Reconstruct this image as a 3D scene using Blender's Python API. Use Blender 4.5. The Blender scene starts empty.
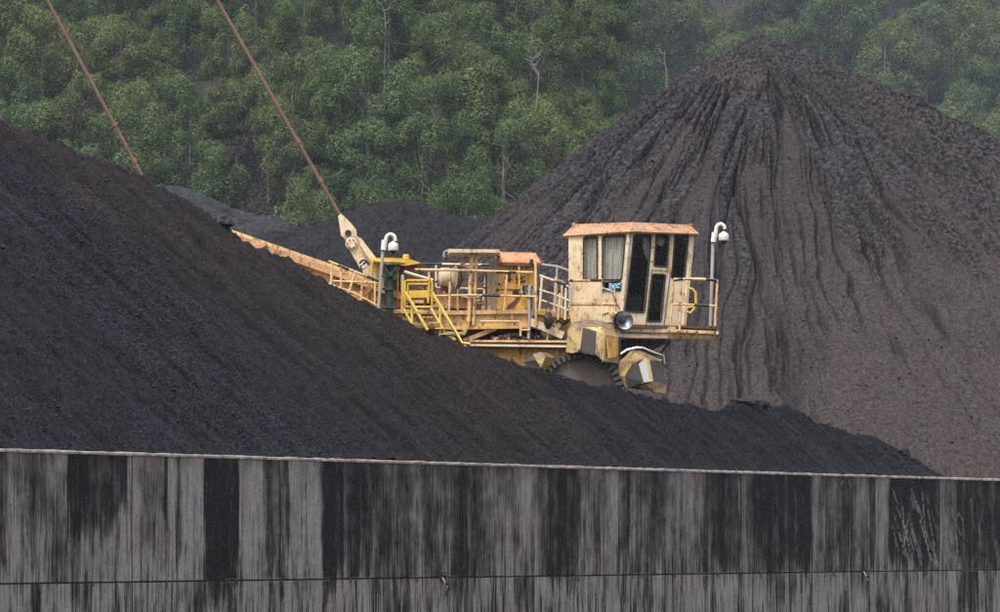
import bpy, bmesh, math, random
import numpy as np
from mathutils import Vector, Matrix, noise as mnoise
from mathutils.geometry import tessellate_polygon

R = math.radians
rng = np.random.default_rng(7)
random.seed(7)
SC = bpy.context.scene
COL = SC.collection

# ------------------------------------------------------------------ camera, light, exposure
F = 3600.0            # focal length in photo pixels (photo is 1000 wide)
EYE = 2.2             # camera height above the yard
HZ = 541.0            # row of the horizon in the photo
cd = bpy.data.cameras.new('camera'); cam = bpy.data.objects.new('camera', cd); COL.objects.link(cam)
cam.location = (0, 0, EYE); cam.rotation_euler = (R(90), 0, 0)
cd.sensor_width = 36.0; cd.lens = 36.0 * F / 1000.0
cd.shift_y = (HZ - 306.0) / 1000.0
cd.clip_start = 0.5; cd.clip_end = 3000
SC.camera = cam

SUN_EL, SUN_AZ = 62.0, 208.0     # azimuth clockwise from +Y: behind the camera, to the left
w = bpy.data.worlds.new('World'); SC.world = w; w.use_nodes = True
nt = w.node_tree; nt.nodes.clear()
sky = nt.nodes.new('ShaderNodeTexSky'); sky.sky_type = 'NISHITA'; sky.sun_disc = False
sky.sun_elevation = R(SUN_EL); sky.sun_rotation = R(SUN_AZ)
sky.air_density = 1.3; sky.dust_density = 5.0; sky.ozone_density = 1.0
bg = nt.nodes.new('ShaderNodeBackground'); bg.inputs[1].default_value = 0.15
wo = nt.nodes.new('ShaderNodeOutputWorld')
hs = nt.nodes.new('ShaderNodeHueSaturation'); hs.inputs['Saturation'].default_value = 0.38      # thin even cloud
nt.links.new(sky.outputs[0], hs.inputs['Color']); nt.links.new(hs.outputs[0], bg.inputs[0]); nt.links.new(bg.outputs[0], wo.inputs[0])
sd = bpy.data.lights.new('sun', 'SUN'); sd.energy = 1.3; sd.angle = R(16); sd.color = (1.0, 0.96, 0.9)
so = bpy.data.objects.new('sun', sd); COL.objects.link(so)
az, el = R(SUN_AZ), R(SUN_EL)
sdir = Vector((math.sin(az) * math.cos(el), math.cos(az) * math.cos(el), math.sin(el)))
so.rotation_euler = sdir.to_track_quat('Z', 'Y').to_euler(); so.location = (0, 0, 120)
SC.view_settings.view_transform = 'Standard'; SC.view_settings.look = 'None'
SC.view_settings.gamma = 1.0; SC.view_settings.exposure = 0.72; SC.view_settings.use_curve_mapping = False
SC.cycles.use_denoising = False
try:
    SC.cycles.denoiser = 'OPENIMAGEDENOISE'; SC.cycles.denoising_input_passes = 'RGB_ALBEDO_NORMAL'
except Exception: pass
SC.cycles.use_light_tree = False; SC.cycles.max_bounces = 6; SC.cycles.diffuse_bounces = 3; SC.cycles.glossy_bounces = 3
SC.cycles.transparent_max_bounces = 8; SC.cycles.volume_bounces = 0
SC.cycles.use_adaptive_sampling = True; SC.cycles.adaptive_threshold = 0.004

# ------------------------------------------------------------------ helpers
def pt(px, py, Y):
    """a point the photo shows at (px, py), standing Y metres away"""
    return Vector(((px - 500) / F * Y, Y, EYE + (HZ - py) / F * Y))
MY = 94.0                       # distance of the machine
def P(px, py, d=0.0): return pt(px, py, MY + d)
def sstep(a, b, x):
    t = np.clip((x - a) / (b - a), 0, 1); return t * t * (3 - 2 * t)

_perm = np.random.default_rng(3).permutation(256); _perm = np.concatenate([_perm, _perm, _perm])
_ga = np.random.default_rng(4).uniform(0, 2 * np.pi, 256); _gx, _gy = np.cos(_ga), np.sin(_ga)
def gn(x, y, seed=0):
    x = np.asarray(x, float) + seed * 17.31; y = np.asarray(y, float) + seed * 9.77
    x, y = np.broadcast_arrays(x, y)
    xi = np.floor(x).astype(int); yi = np.floor(y).astype(int); fx = x - xi; fy = y - yi
    xi &= 255; yi &= 255
    u = fx * fx * fx * (fx * (fx * 6 - 15) + 10); v = fy * fy * fy * (fy * (fy * 6 - 15) + 10)
    def g(ix, iy, dx, dy):
        h = _perm[_perm[ix & 255] + (iy & 255)]; return _gx[h] * dx + _gy[h] * dy
    a = g(xi, yi, fx, fy); b = g(xi + 1, yi, fx - 1, fy); c = g(xi, yi + 1, fx, fy - 1); d = g(xi + 1, yi + 1, fx - 1, fy - 1)
    return ((a + (b - a) * u) * (1 - v) + (c + (d - c) * u) * v) * 1.5
def fbm(x, y, o=4, seed=0, lac=2.0, gain=0.5):
    s = 0; a = 1.0
    for i in range(o):
        s = s + a * gn(x, y, seed + i * 3); x = x * lac; y = y * lac; a *= gain
    return s

def setp(o, label=None, cat=None, group=None, kind=None):
    if label: o['label'] = label
    if cat: o['category'] = cat
    if group: o['group'] = group
    if kind: o['kind'] = kind
    return o
BASE = {}
def thing(name, label, cat, base, group=None):
    o = bpy.data.objects.new(name, None); COL.objects.link(o); o.location = base; o.empty_display_size = 0.3
    BASE[o.name] = Vector(base); setp(o, label, cat, group); return o
def link_mesh(name, me, parent=None, base=None):
    o = bpy.data.objects.new(name, me); COL.objects.link(o)
    if parent is not None:
        o.parent = parent; BASE[o.name] = BASE[parent.name]
    else:
        b = Vector(base) if base is not None else Vector((0, 0, 0))
        o.location = b; BASE[o.name] = b
    return o

class MB:
    """collects shapes in world coordinates, then links them as one mesh object"""
    def __init__(s): s.v = []; s.f = []; s.m = []; s.mi = 0
    def add(s, vs, fs):
        n = len(s.v); s.v.extend([tuple(v) for v in vs])
        for f in fs: s.f.append(tuple(i + n for i in f)); s.m.append(s.mi)
        return s
    def box8(s, c): return s.add(c, [(0, 3, 2, 1), (4, 5, 6, 7), (0, 1, 5, 4), (1, 2, 6, 5), (2, 3, 7, 6), (3, 0, 4, 7)])
    def box(s, lo, hi):
        x0, y0, z0 = lo; x1, y1, z1 = hi
        return s.box8([(x0, y0, z0), (x1, y0, z0), (x1, y1, z0), (x0, y1, z0), (x0, y0, z1), (x1, y0, z1), (x1, y1, z1), (x0, y1, z1)])
    def prism(s, poly, d, th):
        """px outline standing at depth d, extruded back th metres"""
        f = [P(x, y, d) for x, y in poly]; b = [p + Vector((0, th, 0)) for p in f]; return s.loft(f, b)
    def loft(s, f, b):
        n = len(f); tris = tessellate_polygon([[Vector(p) for p in f]])
        fs = [tuple(t) for t in tris] + [tuple(i + n for i in reversed(t)) for t in tris]
        fs += [(i, (i + 1) % n, (i + 1) % n + n, i + n) for i in range(n)]
        return s.add(list(f) + list(b), fs)
    def tube(s, pts, r, seg=7, r2=None):
        pts = [Vector(p) for p in pts]; n = len(pts); r2 = r if r2 is None else r2
        vs = []; up = None
        for i, p in enumerate(pts):
            t = (pts[min(i + 1, n - 1)] - pts[max(i - 1, 0)])
            if t.length < 1e-9: t = Vector((0, 0, 1))
            t.normalize()
            if up is None:
                a = Vector((0, 0, 1)) if abs(t.z) < 0.9 else Vector((1, 0, 0)); up = t.cross(a).normalized()
            up = (up - t * up.dot(t)); up.normalize(); w2 = t.cross(up)
            rr = r + (r2 - r) * i / max(1, n - 1)
            for k in range(seg):
                a = 2 * math.pi * k / seg; vs.append(p + (up * math.cos(a) + w2 * math.sin(a)) * rr)
        fs = []
        for i in range(n - 1):
            for k in range(seg):
                k2 = (k + 1) % seg; fs.append((i * seg + k, i * seg + k2, (i + 1) * seg + k2, (i + 1) * seg + k))
        fs.append(tuple(reversed(range(seg)))); fs.append(tuple(range((n - 1) * seg, n * seg)))
        return s.add(vs, fs)
    def beam(s, a, b, wd, ht, up=(0, 1, 0)):
        """square bar from a to b: wd along 'up' (depth), ht across"""
        a = Vector(a); b = Vector(b); t = (b - a).normalized(); u = Vector(up); u = (u - t * u.dot(t)).normalized(); v = t.cross(u)
        c = []
        for p in (a, b):
            for i, j in ((-1, -1), (1, -1), (1, 1), (-1, 1)): c.append(p + u * (i * wd / 2) + v * (j * ht / 2))
        return s.box8(c)
    def lathe(s, base, axis, prof, seg=24, caps=(1, 1)):
        """prof: list of (distance along axis, radius)"""
        base = Vector(base); ax = Vector(axis).normalized(); a = Vector((0, 0, 1)) if abs(ax.z) < 0.9 else Vector((1, 0, 0))
        u = ax.cross(a).normalized(); v = ax.cross(u); vs = []
        for (h, r) in prof:
            for k in range(seg):
                t = 2 * math.pi * k / seg; vs.append(base + ax * h + (u * math.cos(t) + v * math.sin(t)) * max(r, 1e-4))
        fs = []
        for i in range(len(prof) - 1):
            for k in range(seg):
                k2 = (k + 1) % seg; fs.append((i * seg + k, i * seg + k2, (i + 1) * seg + k2, (i + 1) * seg + k))
        n = (len(prof) - 1) * seg
        if caps[0]: fs.append(tuple(reversed(range(seg))))
        if caps[1]: fs.append(tuple(range(n, n + seg)))
        return s.add(vs, fs)
    def build(s, name, mat, parent=None, base=None, smooth=None):
        b = BASE[parent.name] if parent is not None else Vector(base if base is not None else (0, 0, 0))
        me = bpy.data.meshes.new(name); me.from_pydata([(x - b.x, y - b.y, z - b.z) for x, y, z in s.v], [], s.f)
        mats = mat if isinstance(mat, (list, tuple)) else [mat]
        for m in mats: me.materials.append(m)
        if len(mats) > 1: me.polygons.foreach_set('material_index', s.m)
        bm = bmesh.new(); bm.from_mesh(me); bmesh.ops.recalc_face_normals(bm, faces=bm.faces); bm.to_mesh(me); bm.free()
        if smooth is not None:
            try: me.shade_smooth(); me.set_sharp_from_angle(angle=R(smooth))
            except Exception: pass
        me.update(); return link_mesh(name, me, parent, b)

def grid_mesh(name, X, Y, Z, mat, uv=None, attrs=None, parent=None, base=(0, 0, 0), smooth=True, label=None):
    nu, nv = X.shape; b = Vector(base) if parent is None else BASE[parent.name]
    co = np.stack([X - b.x, Y - b.y, Z - b.z], -1).reshape(-1, 3).astype(np.float32)
    i = np.arange(nu * nv).reshape(nu, nv)
    q = np.stack([i[:-1, :-1], i[1:, :-1], i[1:, 1:], i[:-1, 1:]], -1).reshape(-1, 4)
    me = bpy.data.meshes.new(name); me.vertices.add(len(co)); me.vertices.foreach_set('co', co.ravel())
    me.loops.add(q.size); me.loops.foreach_set('vertex_index', q.ravel().astype(np.int32))
    me.polygons.add(len(q)); me.polygons.foreach_set('loop_start', np.arange(0, q.size, 4, dtype=np.int32))
    me.update(calc_edges=True)
    if smooth: me.polygons.foreach_set('use_smooth', np.ones(len(q), bool))
    if uv is not None:
        l = me.uv_layers.new(name='wall_uv'); U = np.stack([uv[0], uv[1]], -1).reshape(-1, 2)
        l.data.foreach_set('uv', U[q.ravel()].astype(np.float32).ravel())
    for k, a in (attrs or {}).items():
        at = me.attributes.new(k, 'FLOAT', 'POINT'); at.data.foreach_set('value', a.ravel().astype(np.float32))
    me.materials.append(mat); me.update()
    return link_mesh(name, me, parent, b)

# ------------------------------------------------------------------ materials
class NT:
    def __init__(s, name):
        s.mat = bpy.data.materials.new(name); s.mat.use_nodes = True; s.t = s.mat.node_tree; s.t.nodes.clear()
        s.out = s.n('ShaderNodeOutputMaterial'); s.b = s.n('ShaderNodeBsdfPrincipled'); s.l(s.b.outputs[0], s.out.inputs[0])
    def n(s, t, **k):
        o = s.t.nodes.new(t)
        for a, v in k.items(): setattr(o, a, v)
        return o
    def l(s, a, b): s.t.links.new(a, b)
    def coord(s, kind='pos', scale=(1, 1, 1), rot=(0, 0, 0)):
        if kind == 'pos': o = s.n('ShaderNodeNewGeometry').outputs['Position']
        elif kind == 'uv': o = s.n('ShaderNodeUVMap', uv_map='wall_uv').outputs[0]
        else: o = s.n('ShaderNodeTexCoord').outputs['Object']
        m = s.n('ShaderNodeMapping'); m.inputs['Scale'].default_value = scale; m.inputs['Rotation'].default_value = rot
        s.l(o, m.inputs[0]); return m.outputs[0]
    def noise(s, co, scale, detail=4, rough=0.55, dist=0):
        o = s.n('ShaderNodeTexNoise'); o.inputs['Scale'].default_value = scale; o.inputs['Detail'].default_value = detail
        o.inputs['Roughness'].default_value = rough; o.inputs['Distortion'].default_value = dist; s.l(co, o.inputs['Vector']); return o.outputs[0]
    def ramp(s, v, stops, interp='LINEAR'):
        o = s.n('ShaderNodeValToRGB'); s.l(v, o.inputs[0]); e = o.color_ramp; e.interpolation = interp
        while len(e.elements) < len(stops): e.elements.new(0.5)
        for x, (p, c) in zip(e.elements, stops):
            x.position = p; x.color = (c, c, c, 1) if isinstance(c, (int, float)) else (*c, 1)
        return o.outputs[0]
    def mix(s, f, a, b, bt='MIX'):
        o = s.n('ShaderNodeMix', data_type='RGBA', blend_type=bt)
        for v, i in ((f, 0), (a, 6), (b, 7)):
            if isinstance(v, (int, float)): o.inputs[i].default_value = v if i == 0 else (v, v, v, 1)
            elif isinstance(v, tuple): o.inputs[i].default_value = (*v, 1)
            else: s.l(v, o.inputs[i])
        return o.outputs[2]
    def math(s, op, a, b=None, clamp=False):
        o = s.n('ShaderNodeMath', operation=op, use_clamp=clamp)
        for i, v in enumerate((a, b)):
            if v is None: continue
            if isinstance(v, (int, float)): o.inputs[i].default_value = v
            else: s.l(v, o.inputs[i])
        return o.outputs[0]
    def attr(s, name): return s.n('ShaderNodeAttribute', attribute_name=name).outputs['Fac']
    def bump(s, h, strength, dist, prev=None):
        o = s.n('ShaderNodeBump'); o.inputs['Strength'].default_value = strength; o.inputs['Distance'].default_value = dist
        s.l(h, o.inputs['Height'])
        if prev is not None: s.l(prev, o.inputs['Normal'])
        return o.outputs[0]
    def fin(s, color=None, rough=None, normal=None, metal=None, spec=None):
        b = s.b
        for v, k in ((color, 'Base Color'), (rough, 'Roughness'), (metal, 'Metallic'), (spec, 'Specular IOR Level')):
            if v is None: continue
            if isinstance(v, (int, float)): b.inputs[k].default_value = v
            elif isinstance(v, tuple): b.inputs[k].default_value = (*v, 1)
            else: s.l(v, b.inputs[k])
        if normal is not None: s.l(normal, b.inputs['Normal'])
        return s.mat

def paint(name, base, rust=0.5, dirt=0.4, rough=0.5, rustc=(0.16, 0.05, 0.02)):
    """weathered enamel on steel: rust blooms, downward drips, dust"""
    t = NT(name); c = t.coord('pos'); st = t.coord('pos', (4, 4, 0.55))
    big = t.noise(c, 1.7, 5, 0.6); fine = t.noise(c, 14, 6, 0.65); drip = t.noise(st, 2.2, 4, 0.6)
    col = t.mix(t.ramp(big, [(0.35, 0.0), (0.75, 1.0)]), base, tuple(x * y for x, y in zip(base, (0.80, 0.74, 0.66))))
    col = t.mix(t.math('MULTIPLY', t.math('MULTIPLY', t.ramp(drip, [(0.50, 0.0), (0.66, 1.0)]), t.ramp(t.noise(c, 2.6, 4), [(0.42, 0.0), (0.6, 1.0)])), dirt), col, tuple(x * y for x, y in zip(base, (0.42, 0.34, 0.28))))
    r1 = t.math('MULTIPLY', t.ramp(drip, [(0.40, 0.0), (0.62, 1.0)]), t.ramp(fine, [(0.30, 0.0), (0.62, 1.0)]))
    r2 = t.ramp(fine, [(0.66 - 0.07 * rust, 0.0), (0.72 - 0.07 * rust, 1.0)])
    patch = t.ramp(t.noise(c, 5, 7, 0.72), [(0.60 - 0.05 * rust, 0.0), (0.64 - 0.05 * rust, 0.85)])
    r2 = t.math('MAXIMUM', r2, patch)
    rr = t.math('MAXIMUM', t.math('MULTIPLY', t.math('MULTIPLY', r1, t.ramp(big, [(0.45, 0.0), (0.6, 1.0)])), 0.5 * rust), t.math('MULTIPLY', r2, min(1.0, rust * 1.3)), True)
    col = t.mix(rr, col, t.mix(t.noise(c, 30, 3), rustc, tuple(x * 2.2 for x in rustc)))
    sep = t.n('ShaderNodeSeparateXYZ'); t.l(t.n('ShaderNodeNewGeometry').outputs['Normal'], sep.inputs[0])      # coal dust lies on ledges
    led = t.math('MULTIPLY', t.ramp(sep.outputs[2], [(0.55, 0.0), (0.9, 0.75)]), t.ramp(t.noise(c, 7, 4), [(0.3, 0.2), (0.6, 1.0)]))
    col = t.mix(t.math('MULTIPLY', led, dirt), col, (0.075, 0.06, 0.055))
    ro = t.math('ADD', t.math('MULTIPLY', rr, 0.35), rough, True)
    return t.fin(col, ro, t.bump(t.math('ADD', fine, t.math('MULTIPLY', rr, -0.5)), 0.35, 0.01), spec=0.4)

MT = {}
MT['cream'] = paint('cream_paint', (0.77, 0.65, 0.44), 0.62, 0.85)
MT['creamlight'] = paint('pale_cream_paint', (0.74, 0.65, 0.47), 0.55, 0.85)
MT['ochre'] = paint('ochre_paint', (0.80, 0.46, 0.11), 0.75, 0.6)
MT['tan'] = paint('tan_paint', (0.80, 0.55, 0.26), 0.8, 0.7)
MT['orange'] = paint('orange_primer_paint', (0.66, 0.375, 0.20), 0.9, 0.7)
MT['yellow'] = paint('safety_yellow_paint', (0.72, 0.48, 0.06), 0.35, 0.3)
MT['brightyellow'] = paint('bright_yellow_paint', (0.86, 0.66, 0.16), 0.2, 0.15)
MT['rust'] = paint('rusty_steel', (0.13, 0.065, 0.04), 0.8, 0.7, 0.75)
MT['rod'] = paint('rusty_rod_paint', (0.17, 0.11, 0.085), 0.6, 0.6, 0.7, (0.085, 0.05, 0.036))
MT['worn'] = paint('worn_yellow_steel', (0.50, 0.37, 0.16), 1.0, 1.3, 0.45, (0.12, 0.085, 0.06))
MT['green'] = paint('dark_green_paint', (0.018, 0.065, 0.042), 0.5, 0.3)
MT['maroon'] = paint('maroon_paint', (0.11, 0.022, 0.022), 0.2, 0.4)
MT['white'] = paint('white_enamel', (0.78, 0.76, 0.74), 0.08, 0.2, 0.35)
MT['pale_pipe'] = paint('grey_galvanised_pipe', (0.42, 0.40, 0.38), 0.25, 0.3, 0.45)
MT['brownbox'] = paint('brown_housing_paint', (0.22, 0.11, 0.075), 0.5, 0.4)
def plain(name, c, rough=0.6, metal=0.0, bump=0.15, sc=25, var=0.5):
    t = NT(name); co = t.coord('pos'); n = t.noise(co, sc, 5, 0.6)
    return t.fin(t.mix(n, tuple(x * (1 - var * 0.6) for x in c), tuple(min(1, x * (1 + var * 0.6)) for x in c)), rough, t.bump(n, bump, 0.01), metal)
MT['dark'] = plain('dark_grimy_steel', (0.018, 0.014, 0.012), 0.7)
MT['rubber'] = plain('black_rubber', (0.014, 0.014, 0.015), 0.6)
MT['bagcloth'] = plain('black_plastic_sheet', (0.012, 0.013, 0.016), 0.4, bump=0.4)
MT['steel'] = plain('polished_worn_steel', (0.45, 0.42, 0.38), 0.3, 0.9)
MT['coaldust'] = plain('packed_coal_dust', (0.060, 0.050, 0.048), 0.9, 0, 0.6, 18)
MT['wheelplate'] = plain('dust_caked_plate', (0.115, 0.088, 0.078), 0.9, 0, 0.7, 14)
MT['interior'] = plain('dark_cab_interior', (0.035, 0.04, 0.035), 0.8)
MT['hose'] = plain('olive_hose_rubber', (0.24, 0.22, 0.13), 0.6)
MT['cloth_blue'] = plain('pale_blue_cloth', (0.22, 0.45, 0.62), 0.9, 0, 0.5, 10)
MT['cloth_white'] = plain('white_cloth', (0.6, 0.6, 0.6), 0.9, 0, 0.5, 10)
MT['lensglass'] = plain('dark_lamp_lens', (0.02, 0.025, 0.03), 0.06, 0.0, 0.0)
MT['reflector'] = plain('lamp_reflector', (0.80, 0.86, 0.92), 0.28, 1.0, 0.5, 3)
t = NT('grey_curtain'); co = t.coord('pos'); n = t.noise(co, 40, 5, 0.7); n2 = t.noise(co, 3, 3)
MT['curtain'] = t.fin(t.mix(n, (0.16, 0.15, 0.135), t.mix(n2, (0.62, 0.59, 0.55), (0.78, 0.75, 0.71))), 0.9)
t = NT('window_glass'); t.t.nodes.remove(t.b)
gl = t.n('ShaderNodeBsdfGlossy'); gl.inputs['Roughness'].default_value = 0.04; tr = t.n('ShaderNodeBsdfTransparent'); tr.inputs[0].default_value = (0.86, 0.88, 0.86, 1)
fr = t.n('ShaderNodeLayerWeight'); fr.inputs[0].default_value = 0.25; mx = t.n('ShaderNodeMixShader'); t.l(t.math('ADD', t.math('MULTIPLY', t.math('POWER', fr.outputs['Facing'], 3.0), 0.6), 0.05, True), mx.inputs[0]); t.l(tr.outputs[0], mx.inputs[1]); t.l(gl.outputs[0], mx.inputs[2]); t.l(mx.outputs[0], t.out.inputs[0])
MT['glass'] = t.mat

def coal(name, dark, dust, gs=18.0, rough=0.62, specks=0.4, bumpd=0.03, spec=0.2, slump=False, con=1.05):
    """crushed coal: colour between wet black and dry dust by 'dust'; 'coarse' says where lumps lie on the fines"""
    t = NT(name); c = t.coord('pos'); co = t.attr('coarse')
    n1 = t.noise(c, gs, 6, 0.7); n2 = t.noise(c, gs * 0.07, 6, 0.62); nl = t.noise(c, gs * 0.42, 5, 0.62)
    f = t.math('ADD', t.attr('dust'), t.math('MULTIPLY', t.math('SUBTRACT', n2, 0.5), 1.1), True)
    col = t.mix(f, dark, dust)
    fine = t.ramp(n1, [(0.40, 0.0), (0.60, 1.0)]); lump = t.ramp(nl, [(0.40, 0.0), (0.60, 1.0)])
    v = t.math('ADD', 1.0 - con / 2, t.math('MULTIPLY', fine, con)); col = t.mix(1.0, col, v, 'MULTIPLY')  # grain contrast put into the colour, where bump shading is too weak
    v2 = t.math('ADD', t.math('ADD', 1.0, t.math('MULTIPLY', co, 1.5 if slump else 0.0)), t.math('MULTIPLY', t.math('SUBTRACT', lump, 0.40), t.math('MULTIPLY', co, 2.2))); col = t.mix(1.0, col, v2, 'MULTIPLY')
    if slump:     # streaks where loose coal has run down the slope
        sn = t.noise(t.coord('uv', (3.2, 0.42, 1)), 1.0, 6, 0.68); sm = t.noise(t.coord('uv', (0.5, 0.12, 1)), 1.0, 3, 0.5)
        col = t.mix(1.0, col, t.ramp(sn, [(0.38, 0.30), (0.45, 0.90), (0.60, 1.60)]), 'MULTIPLY')
        col = t.mix(t.ramp(sm, [(0.42, 0.0), (0.62, 0.55)]), col, t.mix(1.0, col, 0.62, 'MULTIPLY'))
    vo = t.n('ShaderNodeTexVoronoi'); vo.inputs['Scale'].default_value = gs * 0.6; t.l(c, vo.inputs['Vector'])
    sp = t.math('MULTIPLY', t.ramp(vo.outputs['Distance'], [(0.10, 1.0), (0.17, 0.0)]), t.ramp(t.noise(c, gs * 0.3, 2), [(0.63, 0.0), (0.68, 1.0)]))
    col = t.mix(t.math('MULTIPLY', t.math('MULTIPLY', sp, specks), t.math('ADD', 0.25, co)), col, (0.22, 0.22, 0.24))
    b1 = t.bump(n1, 0.8, bumpd); b2 = t.bump(t.math('MULTIPLY', nl, co), 1.0, bumpd * 3.2, b1)
    ro = t.math('SUBTRACT', rough, t.math('MULTIPLY', co, 0.12))
    return t.fin(col, ro, b2, spec=spec)
MT['coal_wet'] = coal('wet_black_coal', (0.0054, 0.0052, 0.0082), (0.0125, 0.0085, 0.0080), 20.0, 0.52, 1.3, 0.08, 0.13, True, 1.7)
MT['coal_lump'] = coal('coal_lump_faces', (0.012, 0.012, 0.015), (0.020, 0.017, 0.017), 20.0, 0.42, 0.5, 0.04, 0.4)
MT['coal_cone'] = coal('dusty_grey_coal', (0.029, 0.0260, 0.0290), (0.045, 0.0360, 0.0355), 14.0, 0.85, 0.9, 0.045, 0.12, False, 1.0)
MT['coal_far'] = coal('distant_black_coal', (0.010, 0.0095, 0.012), (0.015, 0.0135, 0.015), 8.0, 0.8, 0.2, 0.05, 0.12)
MT['gravel_far'] = coal('grey_gravel', (0.015, 0.0155, 0.018), (0.030, 0.030, 0.034), 8.0, 0.8, 0.5, 0.06, 0.2)
# ------------------------------------------------------------------ ground
t = NT('yard_ground'); c = t.coord('pos'); n = t.noise(c, 0.4, 8, 0.65)
gm = t.fin(t.mix(n, (0.03, 0.028, 0.028), (0.075, 0.068, 0.062)), 0.9, t.bump(t.noise(c, 6, 6, 0.7), 0.6, 0.05))
gx = np.linspace(-320, 320, 65)[:, None] + np.zeros((1, 70)); gy = np.zeros((65, 1)) + np.linspace(-60, 900, 70)[None, :]
o = grid_mesh('ground', gx, gy, gx * 0, gm); setp(o, kind='structure')

# ------------------------------------------------------------------ retaining wall (runs right and away)
TH = math.atan(2522.0 / F); WD = np.array([math.sin(TH), math.cos(TH)]); WN = np.array([-WD[1], WD[0]])   # along, and back behind the wall
Y0 = 68.8; W0 = np.array([-500 / F * Y0, Y0])
HW = EYE + (HZ - 448.5) / F * Y0; HJ = EYE + (HZ - 584.0) / F * Y0
def wu(px):
    a = (px - 500) / F; return (a * Y0 - W0[0]) / (WD[0] - a * WD[1])
def wpt(u, v, z): q = W0 + WD * u + WN * v; return Vector((q[0], q[1], z))
ju = np.array([wu(132), wu(468), wu(744), wu(943)]); L = (ju[-1] - ju[0]) / 3
joints = [ju[0] - L * 2, ju[0] - L, ju[0], ju[1], ju[2], ju[3], ju[3] + L, ju[3] + 2 * L, ju[3] + 3 * L]

t = NT('stained_concrete'); uv = t.coord('uv')
def ws(sx, sy, scale=1.0, det=4, ro=0.6, dist=0):
    m = t.n('ShaderNodeMapping'); m.inputs['Scale'].default_value = (sx, sy, 1); t.l(t.n('ShaderNodeUVMap', uv_map='wall_uv').outputs[0], m.inputs[0])
    return t.noise(m.outputs[0], scale, det, ro, dist)
st1 = ws(5.5, 0.22, 1, 5, 0.62); st2 = ws(22, 1.1, 1, 4, 0.65); st3 = ws(0.5, 0.6, 1, 4, 0.6); iso = ws(14, 14, 1, 6, 0.7); blot = ws(2.2, 1.6, 1, 5, 0.65)
D = t.attr('stain'); K = t.attr('scrape'); Z = t.attr('lower')
amp = t.math('MULTIPLY', t.math('SUBTRACT', 1.0, t.math('MULTIPLY', D, 0.58)), t.math('ADD', 0.5, t.math('MULTIPLY', t.attr('reach'), 0.75)))
f = t.math('ADD', D, t.math('MULTIPLY', t.math('MULTIPLY', t.math('SUBTRACT', st1, 0.5), 1.9), amp))
f = t.math('ADD', f, t.math('MULTIPLY', t.math('MULTIPLY', t.math('SUBTRACT', st2, 0.5), 2.5), amp))
f = t.math('ADD', f, t.math('MULTIPLY', t.math('SUBTRACT', blot, 0.5), 0.9), True)
hue = t.mix(t.ramp(st3, [(0.38, 0.0), (0.62, 1.0)]), (0.272, 0.262, 0.262), (0.265, 0.235, 0.220))
lightc = t.mix(t.ramp(iso, [(0.3, 0.0), (0.7, 1.0)]), t.mix(1.0, hue, 0.66, 'MULTIPLY'), t.mix(1.0, hue, 1.18, 'MULTIPLY'))
midc = t.mix(st2, (0.070, 0.062, 0.060), (0.115, 0.098, 0.089)); darkc = t.mix(iso, (0.008, 0.007, 0.009), (0.016, 0.014, 0.016))
col = t.mix(t.ramp(f, [(0.05, 0.0), (0.52, 1.0)]), lightc, midc); col = t.mix(t.ramp(f, [(0.44, 0.0), (0.82, 1.0)]), col, darkc)
thin = ws(16, 0.5, 1, 5, 0.7); col = t.mix(t.math('MULTIPLY', t.ramp(thin, [(0.57, 0.0), (0.70, 0.75)]), t.ramp(f, [(0.1, 1.0), (0.85, 0.15)])), col, t.mix(iso, (0.30, 0.285, 0.27), (0.44, 0.42, 0.40)))
col = t.mix(K, col, t.mix(iso, (0.20, 0.19, 0.18), (0.34, 0.33, 0.32)))
col = t.mix(t.attr('rustline'), col, t.mix(iso, (0.16, 0.12, 0.095), (0.36, 0.30, 0.24)))
hole = t.n('ShaderNodeTexVoronoi'); hole.inputs['Scale'].default_value = 1.0
m = t.n('ShaderNodeMapping'); m.inputs['Scale'].default_value = (1.1, 1.5, 1); t.l(t.n('ShaderNodeUVMap', uv_map='wall_uv').outputs[0], m.inputs[0]); t.l(m.outputs[0], hole.inputs['Vector'])
col = t.mix(t.ramp(hole.outputs['Distance'], [(0.022, 1.0), (0.035, 0.0)]), col, (0.01, 0.01, 0.01))
MT['concrete'] = t.fin(col, t.math('ADD', 0.85, t.math('MULTIPLY', f, -0.15)), t.bump(t.math('ADD', iso, st2), 0.5, 0.012), spec=0.12)
t = NT('coping_concrete'); c = t.coord('pos'); n = t.noise(c, 5, 6, 0.7); n2 = t.noise(c, 1.2, 3)
MT['coping'] = t.fin(t.mix(t.ramp(n, [(0.38, 0.0), (0.62, 1.0)]), t.mix(n2, (0.14, 0.12, 0.11), (0.22, 0.18, 0.15)), (0.42, 0.37, 0.33)), 0.85, t.bump(n, 0.8, 0.03))

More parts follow.
